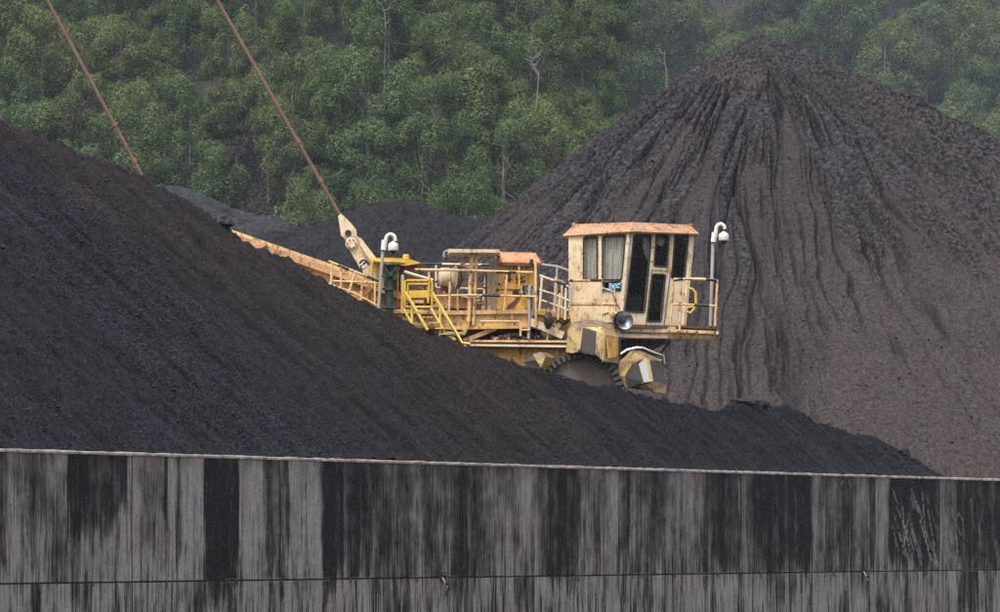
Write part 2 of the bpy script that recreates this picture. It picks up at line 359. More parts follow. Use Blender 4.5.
# dark run-off stains, measured along the wall: (from, to, reach 0 top .. 1 joint, strength, soft edge)
STAINS = [(-60, 8, 1.0, .8, 3), (22, 34, .95, .35, 4), (64, 112, .70, .92, 4), (100, 128, .58, .95, 3), (66, 84, .88, .6, 8), (136, 163, 1, .22, 5), (163, 169, .55, .9, 1.5),
          (175, 182, .95, .75, 2), (180, 190, 1, .35, 4), (203, 240, 1.15, 1.0, 2), (262, 283, 1.05, .75, 3), (283, 290, .9, .85, 1.5), (320, 346, 1.1, 1.0, 2),
          (346, 368, .9, .8, 5), (402, 416, 1.1, .65, 4), (418, 432, .9, .32, 6), (448, 482, 1.2, .95, 2.5), (505, 522, 1.0, .45, 5), (488, 500, 1, .15, 5),
          (545, 584, 1.15, .92, 4), (617, 633, 1.0, .8, 3), (646, 661, 1.0, .75, 3), (668, 676, 1, .25, 3), (690, 700, 1.0, .6, 3), (700, 743, 1.0, .9, 4), (748, 752, 1, .1, 2),
          (761, 812, 1.05, .95, 2), (786, 800, 1.1, .3, 4), (833, 858, 1.0, .62, 3), (867, 877, 1.0, .9, 2), (878, 888, .9, .35, 3), (888, 941, .98, 1.0, 2),
          (941, 953, .4, .5, 3), (953, 1030, .95, .92, 4), (1040, 1100, 1.1, .8, 5), (1130, 1200, 1, .8, 5), (-140, -90, .9, .8, 6), (-220, -180, .9, .8, 6)]
SCR = []
r5 = random.Random(5)
for k in range(46):
    x = r5.uniform(890, 1000) if k > 30 else r5.uniform(892, 945); y = r5.uniform(486, 545); ln = r5.uniform(10, 42)
    lean = 0.30 if x < 950 else 0.10
    SCR.append((x, y, x + ln * (lean + r5.uniform(-.08, .08)), y + ln, r5.uniform(0.45, 0.95), r5.uniform(.25, .9)))
SCR += [(903, 507, 905, 553, .9, .9), (908, 520, 903, 554, .7, .8), (893, 490, 896, 500, .9, .7), (920, 520, 931, 560, 1.0, .9), (922, 490, 926, 540, 1.1, .6), (928, 510, 937, 566, .8, .9),
        (955, 527, 958, 512, .7, .8), (958, 512, 963, 520, .7, .8), (963, 520, 965, 566, .7, .7), (955, 528, 961, 574, .8, .7), (907, 556, 909, 566, .9, .8), (909, 566, 911, 555, .8, .7),
        (836, 484, 838, 490, .8, .6), (841, 486, 843, 481, .8, .6), (849, 480, 851, 487, .8, .6), (940, 480, 942, 610, .8, .5)]
def seg_dist(U, Zz, a, b):
    ax, az = a; bx, bz = b; dx, dz = bx - ax, bz - az
    tt = np.clip(((U - ax) * dx + (Zz - az) * dz) / (dx * dx + dz * dz + 1e-9), 0, 1)
    return np.hypot(U - ax - tt * dx, Zz - az - tt * dz)
def zrow(px, py):   # height on the wall face of photo row py at column px
    u = wu(px); return EYE + (HZ - py) / F * (Y0 + WD[1] * u)
wall = thing('retaining_wall', 'long grey concrete retaining wall streaked with black run-off, in front of the coal', 'wall', wpt(0, 0, 0))
gap = 0.014
for s in range(len(joints) - 1):
    u0, u1 = joints[s] + gap, joints[s + 1] - gap
    dens = 0.022 if (u1 > wu(-40) and u0 < wu(1040)) else 0.15
    if u0 > wu(700): dens = 0.024
    nu = max(3, int((u1 - u0) / dens))
    for (z0, z1) in ((HJ + 0.018, HW - 0.065), (0.0, HJ - 0.018)):
        nz = 110 if z0 > 0.5 else 46
        uu = np.linspace(u0, u1, nu); zz = np.linspace(z0, z1, nz); U, Zz = np.meshgrid(uu, zz, indexing='ij')
        st = np.zeros_like(U); hn = gn(U * 1.7, Zz * 0 + 3.3, 1) * 0.10 + gn(U * 9, Zz * 0, 2) * 0.06
        frac = (HW - Zz) / (HW - HJ); wob = gn(Zz * 0.9, U * 0.3, 4) * 0.05; STK = gn(U * 13, Zz * .35, 45) + .6 * gn(U * 27, Zz * .8, 46)
        for (a, b, reach, amp, soft) in STAINS:
            ua, ub = wu(a), wu(b); so_ = (wu(a + soft) - ua)
            if ub < u0 - .5 or ua > u1 + .5: continue
            sd_ = np.minimum(U + wob - ua, ub - U - wob) / so_
            e = sstep(-0.9, 1.5, sd_ + STK * (0.7 + .9 * np.clip(frac, 0, 1)))
            fade = 1 - sstep(reach - 0.16, reach + 0.16, frac + hn * 1.6 + STK * .08)
            st = np.maximum(st, e * fade * amp * (0.86 + 0.25 * gn(U * 3.1, Zz * .12, 44)))
        low = (Zz < HJ)
        if low.any(): st = np.maximum(st * 0.75, 0.20 + 0.35 * (gn(U * 2.3, Zz * 0.15, 8) > 0.12) + 0.25 * gn(U * .8, Zz * .8, 18))
        else: st = np.maximum(st, 0.22 + .20 * sstep(8.5, 11, U) + 0.34 * gn(U * 1.6, Zz * .3, 28) + .2 * sstep(.0, .35, gn(U * .5, Zz * .1, 29)))
        scr = np.zeros_like(U)
        if u1 > wu(830) and u0 < wu(1010):
            for (xa, ya, xb, yb, wd_, am) in SCR:
                dd = seg_dist(U + gn(Zz * 6, U * 0 + xa, 9) * 0.02, Zz, (wu(xa), zrow(xa, ya)), (wu(xb), zrow(xb, yb)))
                scr = np.maximum(scr, am * (1 - sstep(0.012 * wd_, 0.05 * wd_, dd)))
            scr *= np.clip(0.75 + gn(U * 8, Zz * 9, 12) * 1.2, 0, 1)
        rl = np.zeros_like(U)
        for je, amp, wd_ in ((joints[s], 0.85, .10), (joints[s + 1], 0.35, .045)):
            rl = np.maximum(rl, amp * (1 - sstep(0.01, wd_, np.abs(U - je))) * np.clip(0.75 + gn(Zz * 2.2, U * 3, s), 0, 1))
        rl = np.maximum(rl, 0.7 * (1 - sstep(0.0, 0.05, np.abs(Zz - HJ))) * (gn(U * 1.3, Zz * 0, 6) > 0.15))
        vface = gn(U * 1.1, Zz * 1.1, 40) * 0.012 + gn(U * 7, Zz * 3, 41) * 0.003
        X = W0[0] + WD[0] * U + WN[0] * vface; Yc = W0[1] + WD[1] * U + WN[1] * vface
        p = grid_mesh('wall_panel', X, Yc, Zz, MT['concrete'], uv=(U, Zz), attrs={'stain': st, 'scrape': scr, 'rustline': rl, 'lower': low.astype(float), 'reach': np.clip(frac, 0, 1.2)}, parent=wall)
mb = MB(); u0, u1 = joints[0], joints[-1]
for za, zb in ((0, HW - 0.066),): mb.box8([wpt(u0, .03, za), wpt(u1, .03, za), wpt(u1, .5, za), wpt(u0, .5, za), wpt(u0, .03, zb), wpt(u1, .03, zb), wpt(u1, .5, zb), wpt(u0, .5, zb)])
mb.build('wall_core', MT['dark'], wall)
uu = np.arange(u0, u1, 0.05); prof = [(-0.02, -0.064), (-0.028, -0.03), (-0.02, 0.0), (0.2, 0.012), (0.5, 0.0), (0.5, -0.064)]
X = np.zeros((len(uu), len(prof))); Yc = X.copy(); Zc = X.copy()
for j, (v, z) in enumerate(prof):
    vv = v + gn(uu * 5, uu * 0 + j, 50) * 0.008; zz = HW + z + (gn(uu * 3, uu * 0 + j, 51) * 0.014 if 0 < j < 5 else 0)
    X[:, j] = W0[0] + WD[0] * uu + WN[0] * vv; Yc[:, j] = W0[1] + WD[1] * uu + WN[1] * vv; Zc[:, j] = zz
grid_mesh('coping', X, Yc, Zc, MT['coping'], parent=wall, smooth=False)
r6 = random.Random(6)
for px in (36, 92, 165, 234, 293, 348, 414, 518, 578, 640, 672, 716, 760, 832, 902, 925, 960, 984):
    mb = MB(); u = wu(px + r6.uniform(-2, 2)); l = r6.uniform(0.07, 0.16)
    mb.tube([wpt(u, 0.02, HJ + .03), wpt(u, -0.05, HJ + .01), wpt(u + r6.uniform(-.03, .03), -0.055, HJ - l)], 0.018, 6)
    mb.build('tie_stub', MT['dark'], wall)
for i, (px, py, lab) in enumerate(((442, 575, 'rusty drain bracket hanging at the wall joint below the middle of the wall'), (863, 570, 'rusty drain bracket at the wall joint just left of the scraped black stain'))):
    u = wu(px); br = thing('drain_bracket', lab, 'bracket', wpt(u, -0.02, HJ - .45), 'drain brackets on the wall')
    mb = MB(); mb.box8([wpt(u - .09, -.04, HJ - .05), wpt(u + .09, -.04, HJ - .05), wpt(u + .09, 0.01, HJ - .05), wpt(u - .09, 0.01, HJ - .05), wpt(u - .09, -.04, HJ + .11), wpt(u + .09, -.04, HJ + .11), wpt(u + .09, 0.01, HJ + .11), wpt(u - .09, 0.01, HJ + .11)])
    mb.build('plate', MT['dark'], br)
    mb = MB(); mb.tube([wpt(u, -0.02, HJ + .06), wpt(u + .02, -.14, HJ + .04), wpt(u - .03, -.16, HJ - .12), wpt(u + .03, -.13, HJ - .26), wpt(u + .03, -.10, HJ - .42)], 0.038, 8)
    mb.build('spout', MT['dark'], br)
    mb = MB(); mb.tube([wpt(u - .05, -0.05, HJ), wpt(u - .02, -.16, HJ - .2), wpt(u + .05, -.08, HJ - .36)], 0.02, 6); mb.build('hook', MT['pale_pipe'], br)

# ------------------------------------------------------------------ front coal pile, resting against the wall
S = 0.70
CREST = [(0, 122), (20, 128), (40, 134), (60, 143), (72, 150), (86, 150), (110, 161), (150, 179), (185, 198), (205, 208), (216, 216), (232, 230), (243.5, 238), (248, 242), (254.5, 245), (265.5, 246.3), (277, 252), (283, 258), (294, 262), (303.5, 266.6), (310, 271.5), (318, 275), (326, 280), (345, 290), (362, 299), (380, 308), (391, 314), (404, 320.5), (414, 328), (425, 330), (434, 333), (448.5, 337.5), (463, 343.5), (480, 348.4), (489, 349.8), (498, 354), (517, 361), (528, 364.5), (548, 373), (556, 372), (575, 378), (596, 385), (603, 382), (625, 389), (640, 394), (670, 400), (700, 406), (722, 410), (733, 404), (750, 398.5), (766, 401),
         (776, 406), (792, 410), (812, 418), (826, 423), (850, 432), (860, 436), (868, 433), (880, 436), (893, 443), (905, 452), (916, 458), (928, 466), (938, 474)]
cu, cv = [], []
HB = HW - 0.02
for px, py in CREST:
    d = np.array([(px - 500) / F, 1.0]); a = d @ WN; b = W0 @ WN; e = (HZ - py) / F
    tt = (HB - EYE - S * b) / (e - S * a); q = d * tt; cu.append((q - W0) @ WD); cv.append(a * tt - b)
cu = np.array(cu); cv = np.array(cv)
o_ = np.argsort(cu); cu = cu[o_]; cv = cv[o_]
def vcrest(u):
    v = np.interp(u, cu, cv)
    left = u < cu[0]; v = np.where(left, cv[0] + 3.2 * (1 - np.exp(-(cu[0] - u) / 5.0)), v)
    v = np.where(u > cu[-1], cv[-1] - (u - cu[-1]) * 0.9, v); return v
def pile_h(u, v):
    vc = vcrest(u); dv = v - vc
    h = np.where(dv < 0, HB + S * v, HB + S * vc - 0.62 * dv)
    h = h - 0.05 * np.exp(-(dv / 0.12) ** 2)
    rough = sstep(-0.3, 0.8, v) * (1 - 0.55 * np.exp(-(dv / 0.25) ** 2))
    wv = v + gn(u * .5, v * .2, 60) * 1.2; wu_ = u + gn(u * .35, v * .18, 61) * 0.9
    st = fbm(wu_ * 1.1, wv * .13, 3, 62) * 0.14 + np.maximum(0, gn(wu_ * 3.2, wv * .32, 65)) * 0.10
    st = st - np.exp(-(gn(wu_ * 2.4, wv * .22, 68) / .07) ** 2) * 0.09 * np.clip(.2 + 2 * gn(u * .4, v * .3, 69), 0, 1) + fbm(wu_ * 3.4, wv * .4, 2, 59) * .06
    low = sstep(9.0, 5.0, u) * sstep(10, 1, v)                       # broken, cracked foot at the left
    cr = -np.exp(-(gn(wu_ * 1.3, wv * .45, 67) / 0.035) ** 2) * 0.24 * (0.30 + low) * np.clip(.1 + 2.5 * gn(u * .5, v * .5, 66), 0, 1)
    cl = fbm(u * 3.0, v * 3.0, 3, 70) * 0.05 + fbm(u * 7, v * 7, 3, 75, 2.0, .7) * 0.05
    rd = np.maximum(0, fbm(u * 2.0, v * .8, 3, 78) - 0.15) * 0.10
    return h + rough * (st + cr + rd) + cl * np.clip(rough + 0.3, 0, 1)
uu = np.concatenate([np.arange(-26, -2, 0.12), np.arange(-2, 41.5, 0.05)]); vv = np.concatenate([np.arange(0.0, 13.5, 0.05), np.arange(13.5, 34, 0.35)])
U, V = np.meshgrid(uu, vv, indexing='ij'); V = V + 0.03
H = pile_h(U, V); H = np.maximum(H, -0.02 + 0.0 * H)
XX = W0[0] + WD[0] * U + WN[0] * V; YY = W0[1] + WD[1] * U + WN[1] * V
dep = np.clip((vcrest(U) - V) / 9.0, 0, 1)
dust = 0.95 * sstep(10.8, 13.0, U + gn(U * .6, V * .12, 80) * 1.8) * (1 - sstep(21.5, 24.5, U + gn(U * .7, V * .2, 81) * 2)) * (1 - 0.45 * sstep(0.2, 0.9, dep)) \
       + 0.35 * sstep(-.05, .5, gn(U * .9, V * .08, 82)) * sstep(0.9, 0.2, dep) * (U < 24)
coarse = np.clip(np.exp(-((U - 8.6 - .15 * V + gn(V * .3, U * .2, 83)) / 1.9) ** 2) * 0.9 + 0.55 * sstep(12.5, 8, U) * sstep(-.1, .5, gn(U * .55, V * .14, 84)) + .35 * sstep(.15, .5, gn(U * 1.2, V * .15, 85)) - .1 + .38 * sstep(13, 9.5, U + gn(U * .6, V * .12, 80) * 1.8), 0.0, 1)
fp = grid_mesh('coal_pile', XX, YY, H, MT['coal_wet'], uv=(U, V), attrs={'dust': dust, 'coarse': coarse}, base=wpt(14, 4, 0))
setp(fp, 'smooth black coal slope heaped right behind the concrete wall, in front of the machine', 'coal pile', 'coal piles')

# loose lumps on the slope
def rock_unit(seed, sub=1):
    bm = bmesh.new(); bmesh.ops.create_icosphere(bm, subdivisions=sub, radius=1.0); r = random.Random(seed)
    off = Vector((r.uniform(-9, 9), r.uniform(-9, 9), r.uniform(-9, 9)))
    for v in bm.verts: v.co *= 1 + 0.55 * mnoise.noise(v.co * 1.3 + off)
    for v in bm.verts: v.co.z *= 0.75
    a = np.array([v.co[:] for v in bm.verts]); f = np.array([[v.index for v in fc.verts] for fc in bm.faces]); bm.free(); return a, f
RU = [rock_unit(i) for i in range(6)]
def rocks(name, pts, sizes, mat, base, dustv=0.2):
    vs, fs, n = [], [], 0
    for i, (p, s_) in enumerate(zip(pts, sizes)):
        a, f = RU[i % 6]; ang = rng.uniform(0, 6.28); c_, s2 = math.cos(ang), math.sin(ang)
        M_ = np.array([[c_, -s2, 0], [s2, c_, 0], [0, 0, 1]]) * s_ * rng.uniform(.7, 1.2, (1, 3))
        vs.append(a @ M_.T + p); fs.append(f + n); n += len(a)
    v = np.concatenate(vs) - np.array(base); f = np.concatenate(fs)
    me = bpy.data.meshes.new(name); me.vertices.add(len(v)); me.vertices.foreach_set('co', v.astype(np.float32).ravel())
    me.loops.add(f.size); me.loops.foreach_set('vertex_index', f.ravel().astype(np.int32)); me.polygons.add(len(f))
    me.polygons.foreach_set('loop_start', np.arange(0, f.size, 3, dtype=np.int32)); me.update(calc_edges=True)
    at = me.attributes.new('dust', 'FLOAT', 'POINT'); at.data.foreach_set('value', np.full(len(v), dustv, np.float32))
    at = me.attributes.new('coarse', 'FLOAT', 'POINT'); at.data.foreach_set('value', np.full(len(v), 0.5, np.float32))
    me.materials.append(mat); return link_mesh(name, me, None, base)
N = 26000
u = rng.uniform(-3, 38, N * 3); v = rng.uniform(0.1, 13, N * 3); keep = (v < vcrest(u) + 0.15)
clus = gn(u * .45, v * .25, 90) + 0.9 * np.exp(-((u - 8.5 - 0.2 * v) / 2.2) ** 2) + 0.4 * (v < 1.2); keep &= (rng.uniform(0, 1, N * 3) < np.clip(clus + .12, 0.10, 1))
u, v = u[keep][:N], v[keep][:N]; hz = pile_h(u, v)
pts_ = np.stack([W0[0] + WD[0] * u + WN[0] * v, W0[1] + WD[1] * u + WN[1] * v, hz], -1)
sz = 0.012 + 0.022 * rng.random(len(u)) ** 3 + (rng.random(len(u)) < 0.008) * 0.03
setp(rocks('coal_lumps', pts_, sz, MT['coal_lump'], wpt(14, 4, 0)), kind='stuff')
n_ = 900; u = rng.uniform(-2, 40, n_); v = rng.uniform(0.0, 0.42, n_); k_ = rng.uniform(0, 1, n_) < np.clip(.25 + 1.6 * gn(u * .6, u * 0, 95), 0, 1); u, v = u[k_], v[k_]
setp(rocks('coal_crumbs', np.stack([W0[0] + WD[0] * u + WN[0] * v, W0[1] + WD[1] * u + WN[1] * v, np.full(len(u), HW + .012)], -1), 0.012 + .03 * rng.random(len(u)) ** 2, MT['coal_lump'], wpt(14, .2, HW)), kind='stuff')
def crest_pt(px, sink):
    uq = np.interp(px, [c[0] for c in CREST], cu_px); vq = vcrest(np.array([uq]))[0] - 0.02
    return np.array(wpt(uq, vq, HB + S * vq - sink))
cu_px = []
for px, py in CREST:
    d = np.array([(px - 500) / F, 1.0]); a = d @ WN; b = W0 @ WN; e = (HZ - py) / F
    tt = (HB - EYE - S * b) / (e - S * a); cu_px.append((d * tt - W0) @ WD)
for px, s_, sink, lab in ((223, (0.27, 0.22, 0.20), 0.0, 'round black coal boulder on the crest left of the orange boom tip'),
                          (902, (0.20, 0.18, 0.16), 0.05, 'dark coal boulder on the low crest near the right end of the front pile'),
                          (747, (0.50, 0.35, 0.20), 0.10, 'broad black coal clod on the crest right of the bucket wheel'),
                          (826, (0.13, 0.12, 0.09), 0.04, 'small coal clod on the crest between two black mounds')):
    a, f = rock_unit(int(px), 4); c_ = crest_pt(px, sink)
    a = a * np.array(s_); dn = np.array([mnoise.fractal(Vector(x) * 7, 0.8, 2.0, 5) for x in a]); a = a * (1 + 0.16 * dn[:, None])
    me = bpy.data.meshes.new('coal_boulder'); me.from_pydata((a).tolist(), [], f.tolist()); me.materials.append(MT['coal_lump'])
    at = me.attributes.new('dust', 'FLOAT', 'POINT'); at.data.foreach_set('value', np.full(len(a), 0.1, np.float32))
    o = link_mesh('coal_boulder', me, None, c_); setp(o, lab, 'coal lump', 'coal lumps on the crest')

# ------------------------------------------------------------------ the tall cone pile behind
CX, CY, CH = (757 - 500) / F * 132, 132.0, EYE + (HZ - 37) / F * 132
def cone_h(x, y):
    dx, dy = x - CX, y - CY; r = np.hypot(dx, dy) + 1e-6; th = np.arctan2(dy, dx)
    # slope by direction: steep on the left, gentle on the right
    sl = np.interp(th, [-np.pi, -np.pi * .8, -np.pi / 2, -0.9, -0.35, 0.25, 1.2, np.pi / 2, np.pi * .8, np.pi], [.83, .76, .665, .655, .56, .49, .55, .6, .8, .83])
    q = np.interp(th, [-np.pi, -np.pi / 2, 0, np.pi / 2, np.pi], [2.6, 3.2, 2.2, 1.8, 2.6])
    drop = sl * (r - q * 0.45 * (1 - np.exp(-r / q))); base = CH - drop
    w1 = gn(dx * .16, dy * .16, 101) * 1.3; 
    K = 17.0
    tt = th * K + gn(th * 4, r * .16, 102) * 0.6 + gn(th * 12, r * .4, 103) * 0.26 + gn(th * 40, r * 1.3, 108) * 0.07
    r0 = 4.1 + 1.0 * gn(th * 3.5, r * 0, 104) + 2.6 * sstep(-1.15, -0.55, th) * (0.6 + gn(th * 9, r * 0, 105)) + 0.8 * gn(th * 14, r * 0, 106) * 1.6
    on = sstep(0, 0.35, r - r0); len1 = 16 + 9 * gn(th * 4.2, r * 0, 107) + 5 * gn(th * 13, r * 0, 119) + 3 * sstep(-1.9, -2.4, th) - 2.5 * np.exp(-((th + 1.25) / .28) ** 2)
    off = 1 - sstep(0, 4.0, r - r0 - len1)
    def rill(f, sd, wdt):
        n_ = gn(tt * f, r * 0.075 + sd, sd); return np.exp(-(n_ / wdt) ** 2)
    mask = on * off
    pat = np.clip(.42 + 2.1 * gn(tt * .4, r * .2, 128), 0.03, 1)
    g = 0.40 * rill(0.55, 110, .09) * pat + 0.36 * rill(1.0, 111, .10) * np.clip(.4 + 1.8 * gn(tt * .5, r * .2, 129), 0, 1) + 0.20 * rill(2.2, 112, .13) * np.clip(-.1 + 2 * gn(tt * .6, r * .25, 130), 0, 1)
    rib = gn(tt * 1.0, r * .14, 113) * 0.10 + gn(tt * 2.4, r * .6, 114) * 0.04
    h = base - mask * (g * 1.45) + mask * rib
    # a second, lower generation of rills that end in tongues on the dusty skirt
    r1 = 12.5 + 4 * gn(th * 5, r * 0, 115); ln2 = 9 + 6 * gn(th * 9, r * 0, 116)
    m2 = sstep(0, .8, r - r1) * (1 - sstep(0, 2.5, r - r1 - ln2)) * np.clip(0.45 + 2.2 * gn(th * 6, r * .05, 120), 0, 1)
    g2 = 0.38 * rill(1.4, 117, .075) + 0.28 * rill(2.6, 118, .09) * np.clip(.3 + 2 * gn(tt * .4, r * .15, 122), 0, 1); h = h - m2 * g2
    scarp = -0.30 * np.exp(-((r - r0 - 0.15) / 0.22) ** 2) + 0.12 * np.exp(-((r - r0 + 0.35) / 0.35) ** 2)
    h = h + scarp * np.clip(.55 + 1.5 * gn(th * 8, r * 0, 121), 0, 1) * (1 - sstep(0.9, 1.4, np.abs(th + 1.57)))
    # a dark crust, broken into tongues with crisp edges, lies over the brown fines
    n3 = gn(tt * .62, r * .075 + 4, 150) + .35 * gn(tt * 1.7, r * .16, 151) + .08 * gn(tt * 6, r * 1.1, 152)
    thr = -0.42 + 0.90 * sstep(2, 24, r) + 1.4 * sstep(17.5, 21.5, r) + 0.35 * gn(th * 2.3 + 1.0, r * .1, 153) - .35 * sstep(-.9, -.5, th) * sstep(8, 14, r)
    crust = sstep(0.0, 0.035, n3 - thr) * sstep(0.2, 1.0, r - r0)
    h = h + crust * (0.20 + 0.05 * gn(x * 1.6, y * 1.6, 154)) - 0.08 * np.exp(-((n3 - thr + .02) / .025) ** 2) * on
    up = (1 - on); right = sstep(-0.95, -0.2, th) * sstep(2, 5, r)
    lump = fbm(x * .9, y * .9, 4, 125, 2.1, .55); ridg = np.abs(gn(x * 1.5 + h * .8, y * 1.5, 131))
    h = h + (0.07 + 0.05 * np.maximum(up, right)) * lump + 0.07 * np.maximum(up, right) * fbm(x * 2.6, y * 2.6, 3, 127) - np.maximum(up, right) * (ridg < .06) * 0.10 + fbm(x * 4.5, y * 4.5, 3, 135, 2.0, .65) * (0.06 + 0.03 * up) + 0.08 * np.maximum(0, fbm(x * 1.8, y * 1.8, 3, 136) - .2) * np.maximum(up, right * sstep(16, 9, r))
    dust = 0.12 + 0.45 * (1 - off) + 0.35 * sstep(9, 17, r) * (0.4 + 1.3 * gn(tt * .6, r * .15, 140)) + 0.45 * sstep(0, .25, gn(th * 3 + 2.2, r * .16, 141)) - 0.9 * mask * np.clip(g * 1.6, 0, 1) - 0.9 * m2 * np.clip(g2 * 2, 0, 1) - .12 * m2 - .10 * up - .75 * crust + .30 * (1 - crust) * on  # damp gully floors darkened here, also to deepen the grooves' shade
    dust = dust + 0.35 * sstep(14, 22, r) * sstep(-1.9, -1.4, th)
    global LASTC
    LASTC = np.clip(.15 + 0.5 * np.maximum(up, right * sstep(17, 10, r)) + 0.5 * crust, 0, 1)
    return h, np.clip(dust, 0, 1)
tha = np.concatenate([np.linspace(-np.pi * 1.02, 0.12, 1500), np.linspace(0.14, np.pi * .98, 240)])
ra = np.concatenate([np.linspace(0.02, 3, 60), np.linspace(3.045, 34, 640), np.linspace(35, 46, 12)])
T_, R_ = np.meshgrid(tha, ra, indexing='ij'); X = CX + R_ * np.cos(T_); Yc = CY + R_ * np.sin(T_)
Hc, dust = cone_h(X, Yc); coarse = LASTC.copy()
keepv = (X - W0[0]) * WN[0] + (Yc - W0[1]) * WN[1]
Hc = np.where(keepv < 0.6, -0.05, Hc); Hc = np.maximum(Hc, -0.05)
cp = grid_mesh('coal_pile', X, Yc, Hc, MT['coal_cone'], attrs={'dust': dust, 'coarse': coarse}, base=(CX, CY, 0))
setp(cp, 'tall cone shaped brown-grey coal pile with rain gullies, behind the operator cab', 'coal pile', 'coal piles')
N = 5000
th = rng.uniform(-np.pi, 0.1, N); r = 26 * np.sqrt(rng.uniform(0.0, 1, N)) ** 1.3; x = CX + r * np.cos(th); y = CY + r * np.sin(th); hh, _ = cone_h(x, y)
ok = hh > 0.5
sz = 0.025 + 0.05 * rng.random(N) ** 3
setp(rocks('coal_lumps', np.stack([x, y, hh], -1)[ok], sz[ok], MT['coal_cone'], (CX, CY, 0), 0.5), kind='stuff')

# ------------------------------------------------------------------ two farther heaps
def heap(name, apx, apy, Y, slope, rnd, mat, lab, cat, stretch=(1, 1), seed=0, dustv=0.3, grp='coal piles'):
    c = pt(apx, apy, Y); n1, n2 = 420, 260
    T_, R_ = np.meshgrid(np.linspace(0, 2 * np.pi, n1), np.linspace(0.01, (c.z) / slope + rnd + 2, n2), indexing='ij')
    x = R_ * np.cos(T_); y = R_ * np.sin(T_)
    h = c.z - slope * (np.sqrt(R_ ** 2 + rnd ** 2) - rnd) + fbm((x + c.x) * .25, (y + Y) * .25, 5, 150 + seed) * 0.5 * sstep(0, 4, R_) + fbm(x * 1.5, y * 1.5, 3, 160 + seed) * .12
    h = h - 0.10 * np.exp(-(gn(T_ * 11, R_ * .1, 170 + seed) / .12) ** 2) * sstep(2, 6, R_) + fbm(x * 4, y * 4, 2, 166 + seed) * .05
    o = grid_mesh(name, c.x + x * stretch[0], Y + y * stretch[1], np.maximum(h, -.03), mat, attrs={'dust': dustv + 0.3 * gn(x * .3, y * .3, 3), 'coarse': .4 + 0 * x}, base=(c.x, Y, 0))
    setp(o, lab, cat, grp); return o
heap('coal_pile', 402, 204, 178, 0.62, 5.0, MT['coal_far'], 'low black coal pile at the foot of the forest, left of the tall cone', 'coal pile', seed=1)
heap('coal_pile', 300, 232, 166, 0.50, 3.0, MT['coal_far'], 'black coal heap low behind the orange boom', 'coal pile', seed=5)
heap('gravel_pile', 168, 187, 200, 0.62, 3.0, MT['gravel_far'], 'pale grey gravel bank at the forest edge, behind the left crest', 'gravel pile', seed=9, dustv=0.5, grp='gravel piles')
heap('gravel_pile', 252, 217, 196, 0.52, 3.0, MT['gravel_far'], 'grey gravel heap above the orange boom tip, beside the coal boulder', 'gravel pile', seed=12, dustv=0.35, grp='gravel piles')

# ------------------------------------------------------------------ forested hillside
def hill_Y0(px): return 262 + 290 * sstep(600, 680, px) + 8 * np.sin(px / 90.0)
def hill_z(x, y):
    px = 500 + F * x / np.maximum(y, 50); yb = hill_Y0(px + (y - 280) * .4)
    z = EYE + 0.050 * yb + 0.62 * (y - yb) + 3.0 * fbm(x * .03, y * .03, 3, 200) * sstep(-10, 30, y - yb)
    return np.minimum(np.where(y < yb, np.maximum(0, EYE + .050 * yb + 0.62 * (y - yb)), z), 150 + 6 * gn(x * .01, y * .01, 201))
gx = np.linspace(-220, 260, 300); gy = np.linspace(215, 860, 320); X, Yc = np.meshgrid(gx, gy, indexing='ij'); Z_ = hill_z(X, Yc)
t = NT('forest_floor'); c = t.coord('pos'); n = t.noise(c, 0.8, 8, 0.7); n2 = t.noise(c, .12, 4)
fl = t.fin(t.mix(t.ramp(n, [(0.35, 0.0), (0.65, 1.0)]), (0.018, 0.022, 0.014), t.mix(n2, (0.03, 0.034, 0.02), (0.06, 0.048, 0.045))), 0.95, t.bump(n, 0.9, 0.6))
o = grid_mesh('hillside', X, Yc, Z_, fl); setp(o, kind='structure')

# foliage material: every crown a little different
def leafmat(name, a, b, c3, ob=True):
    t = NT(name); t.t.nodes.remove(t.b); ran = t.n('ShaderNodeObjectInfo').outputs['Random']; tint = t.attr('tint')
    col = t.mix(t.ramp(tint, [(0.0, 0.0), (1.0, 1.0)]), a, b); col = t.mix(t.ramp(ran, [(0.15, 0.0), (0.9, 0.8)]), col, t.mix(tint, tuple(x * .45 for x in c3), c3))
    df = t.n('ShaderNodeBsdfDiffuse'); t.l(col, df.inputs[0]); ts = t.n('ShaderNodeBsdfTranslucent'); t.l(col, ts.inputs[0]); g = t.n('ShaderNodeBsdfGlossy'); g.inputs['Roughness'].default_value = 0.45; g.inputs[0].default_value = (.3, .3, .3, 1)
    m1 = t.n('ShaderNodeMixShader'); m1.inputs[0].default_value = 0.3; t.l(df.outputs[0], m1.inputs[1]); t.l(ts.outputs[0], m1.inputs[2])
    m2 = t.n('ShaderNodeMixShader'); m2.inputs[0].default_value = 0.06; t.l(m1.outputs[0], m2.inputs[1]); t.l(g.outputs[0], m2.inputs[2]); t.l(m2.outputs[0], t.out.inputs[0]); return t.mat
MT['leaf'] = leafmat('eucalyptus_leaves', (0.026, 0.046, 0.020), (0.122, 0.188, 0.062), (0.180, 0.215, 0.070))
MT['leaf_low'] = leafmat('undergrowth_leaves', (0.03, 0.045, 0.02), (0.08, 0.11, 0.045), (0.11, 0.10, 0.06))
t = NT('eucalyptus_bark'); c = t.coord('obj', (3, 3, .5)); n = t.noise(c, 2, 5, .6)
MT['bark'] = t.fin(t.mix(t.ramp(n, [(.35, 0.), (.65, 1.)]), (0.05, 0.043, 0.038), (0.20, 0.18, 0.16)), 0.85)
MT['deadwood'] = plain('bleached_dead_wood', (0.17, 0.16, 0.15), 0.85, 0, .3, 6)

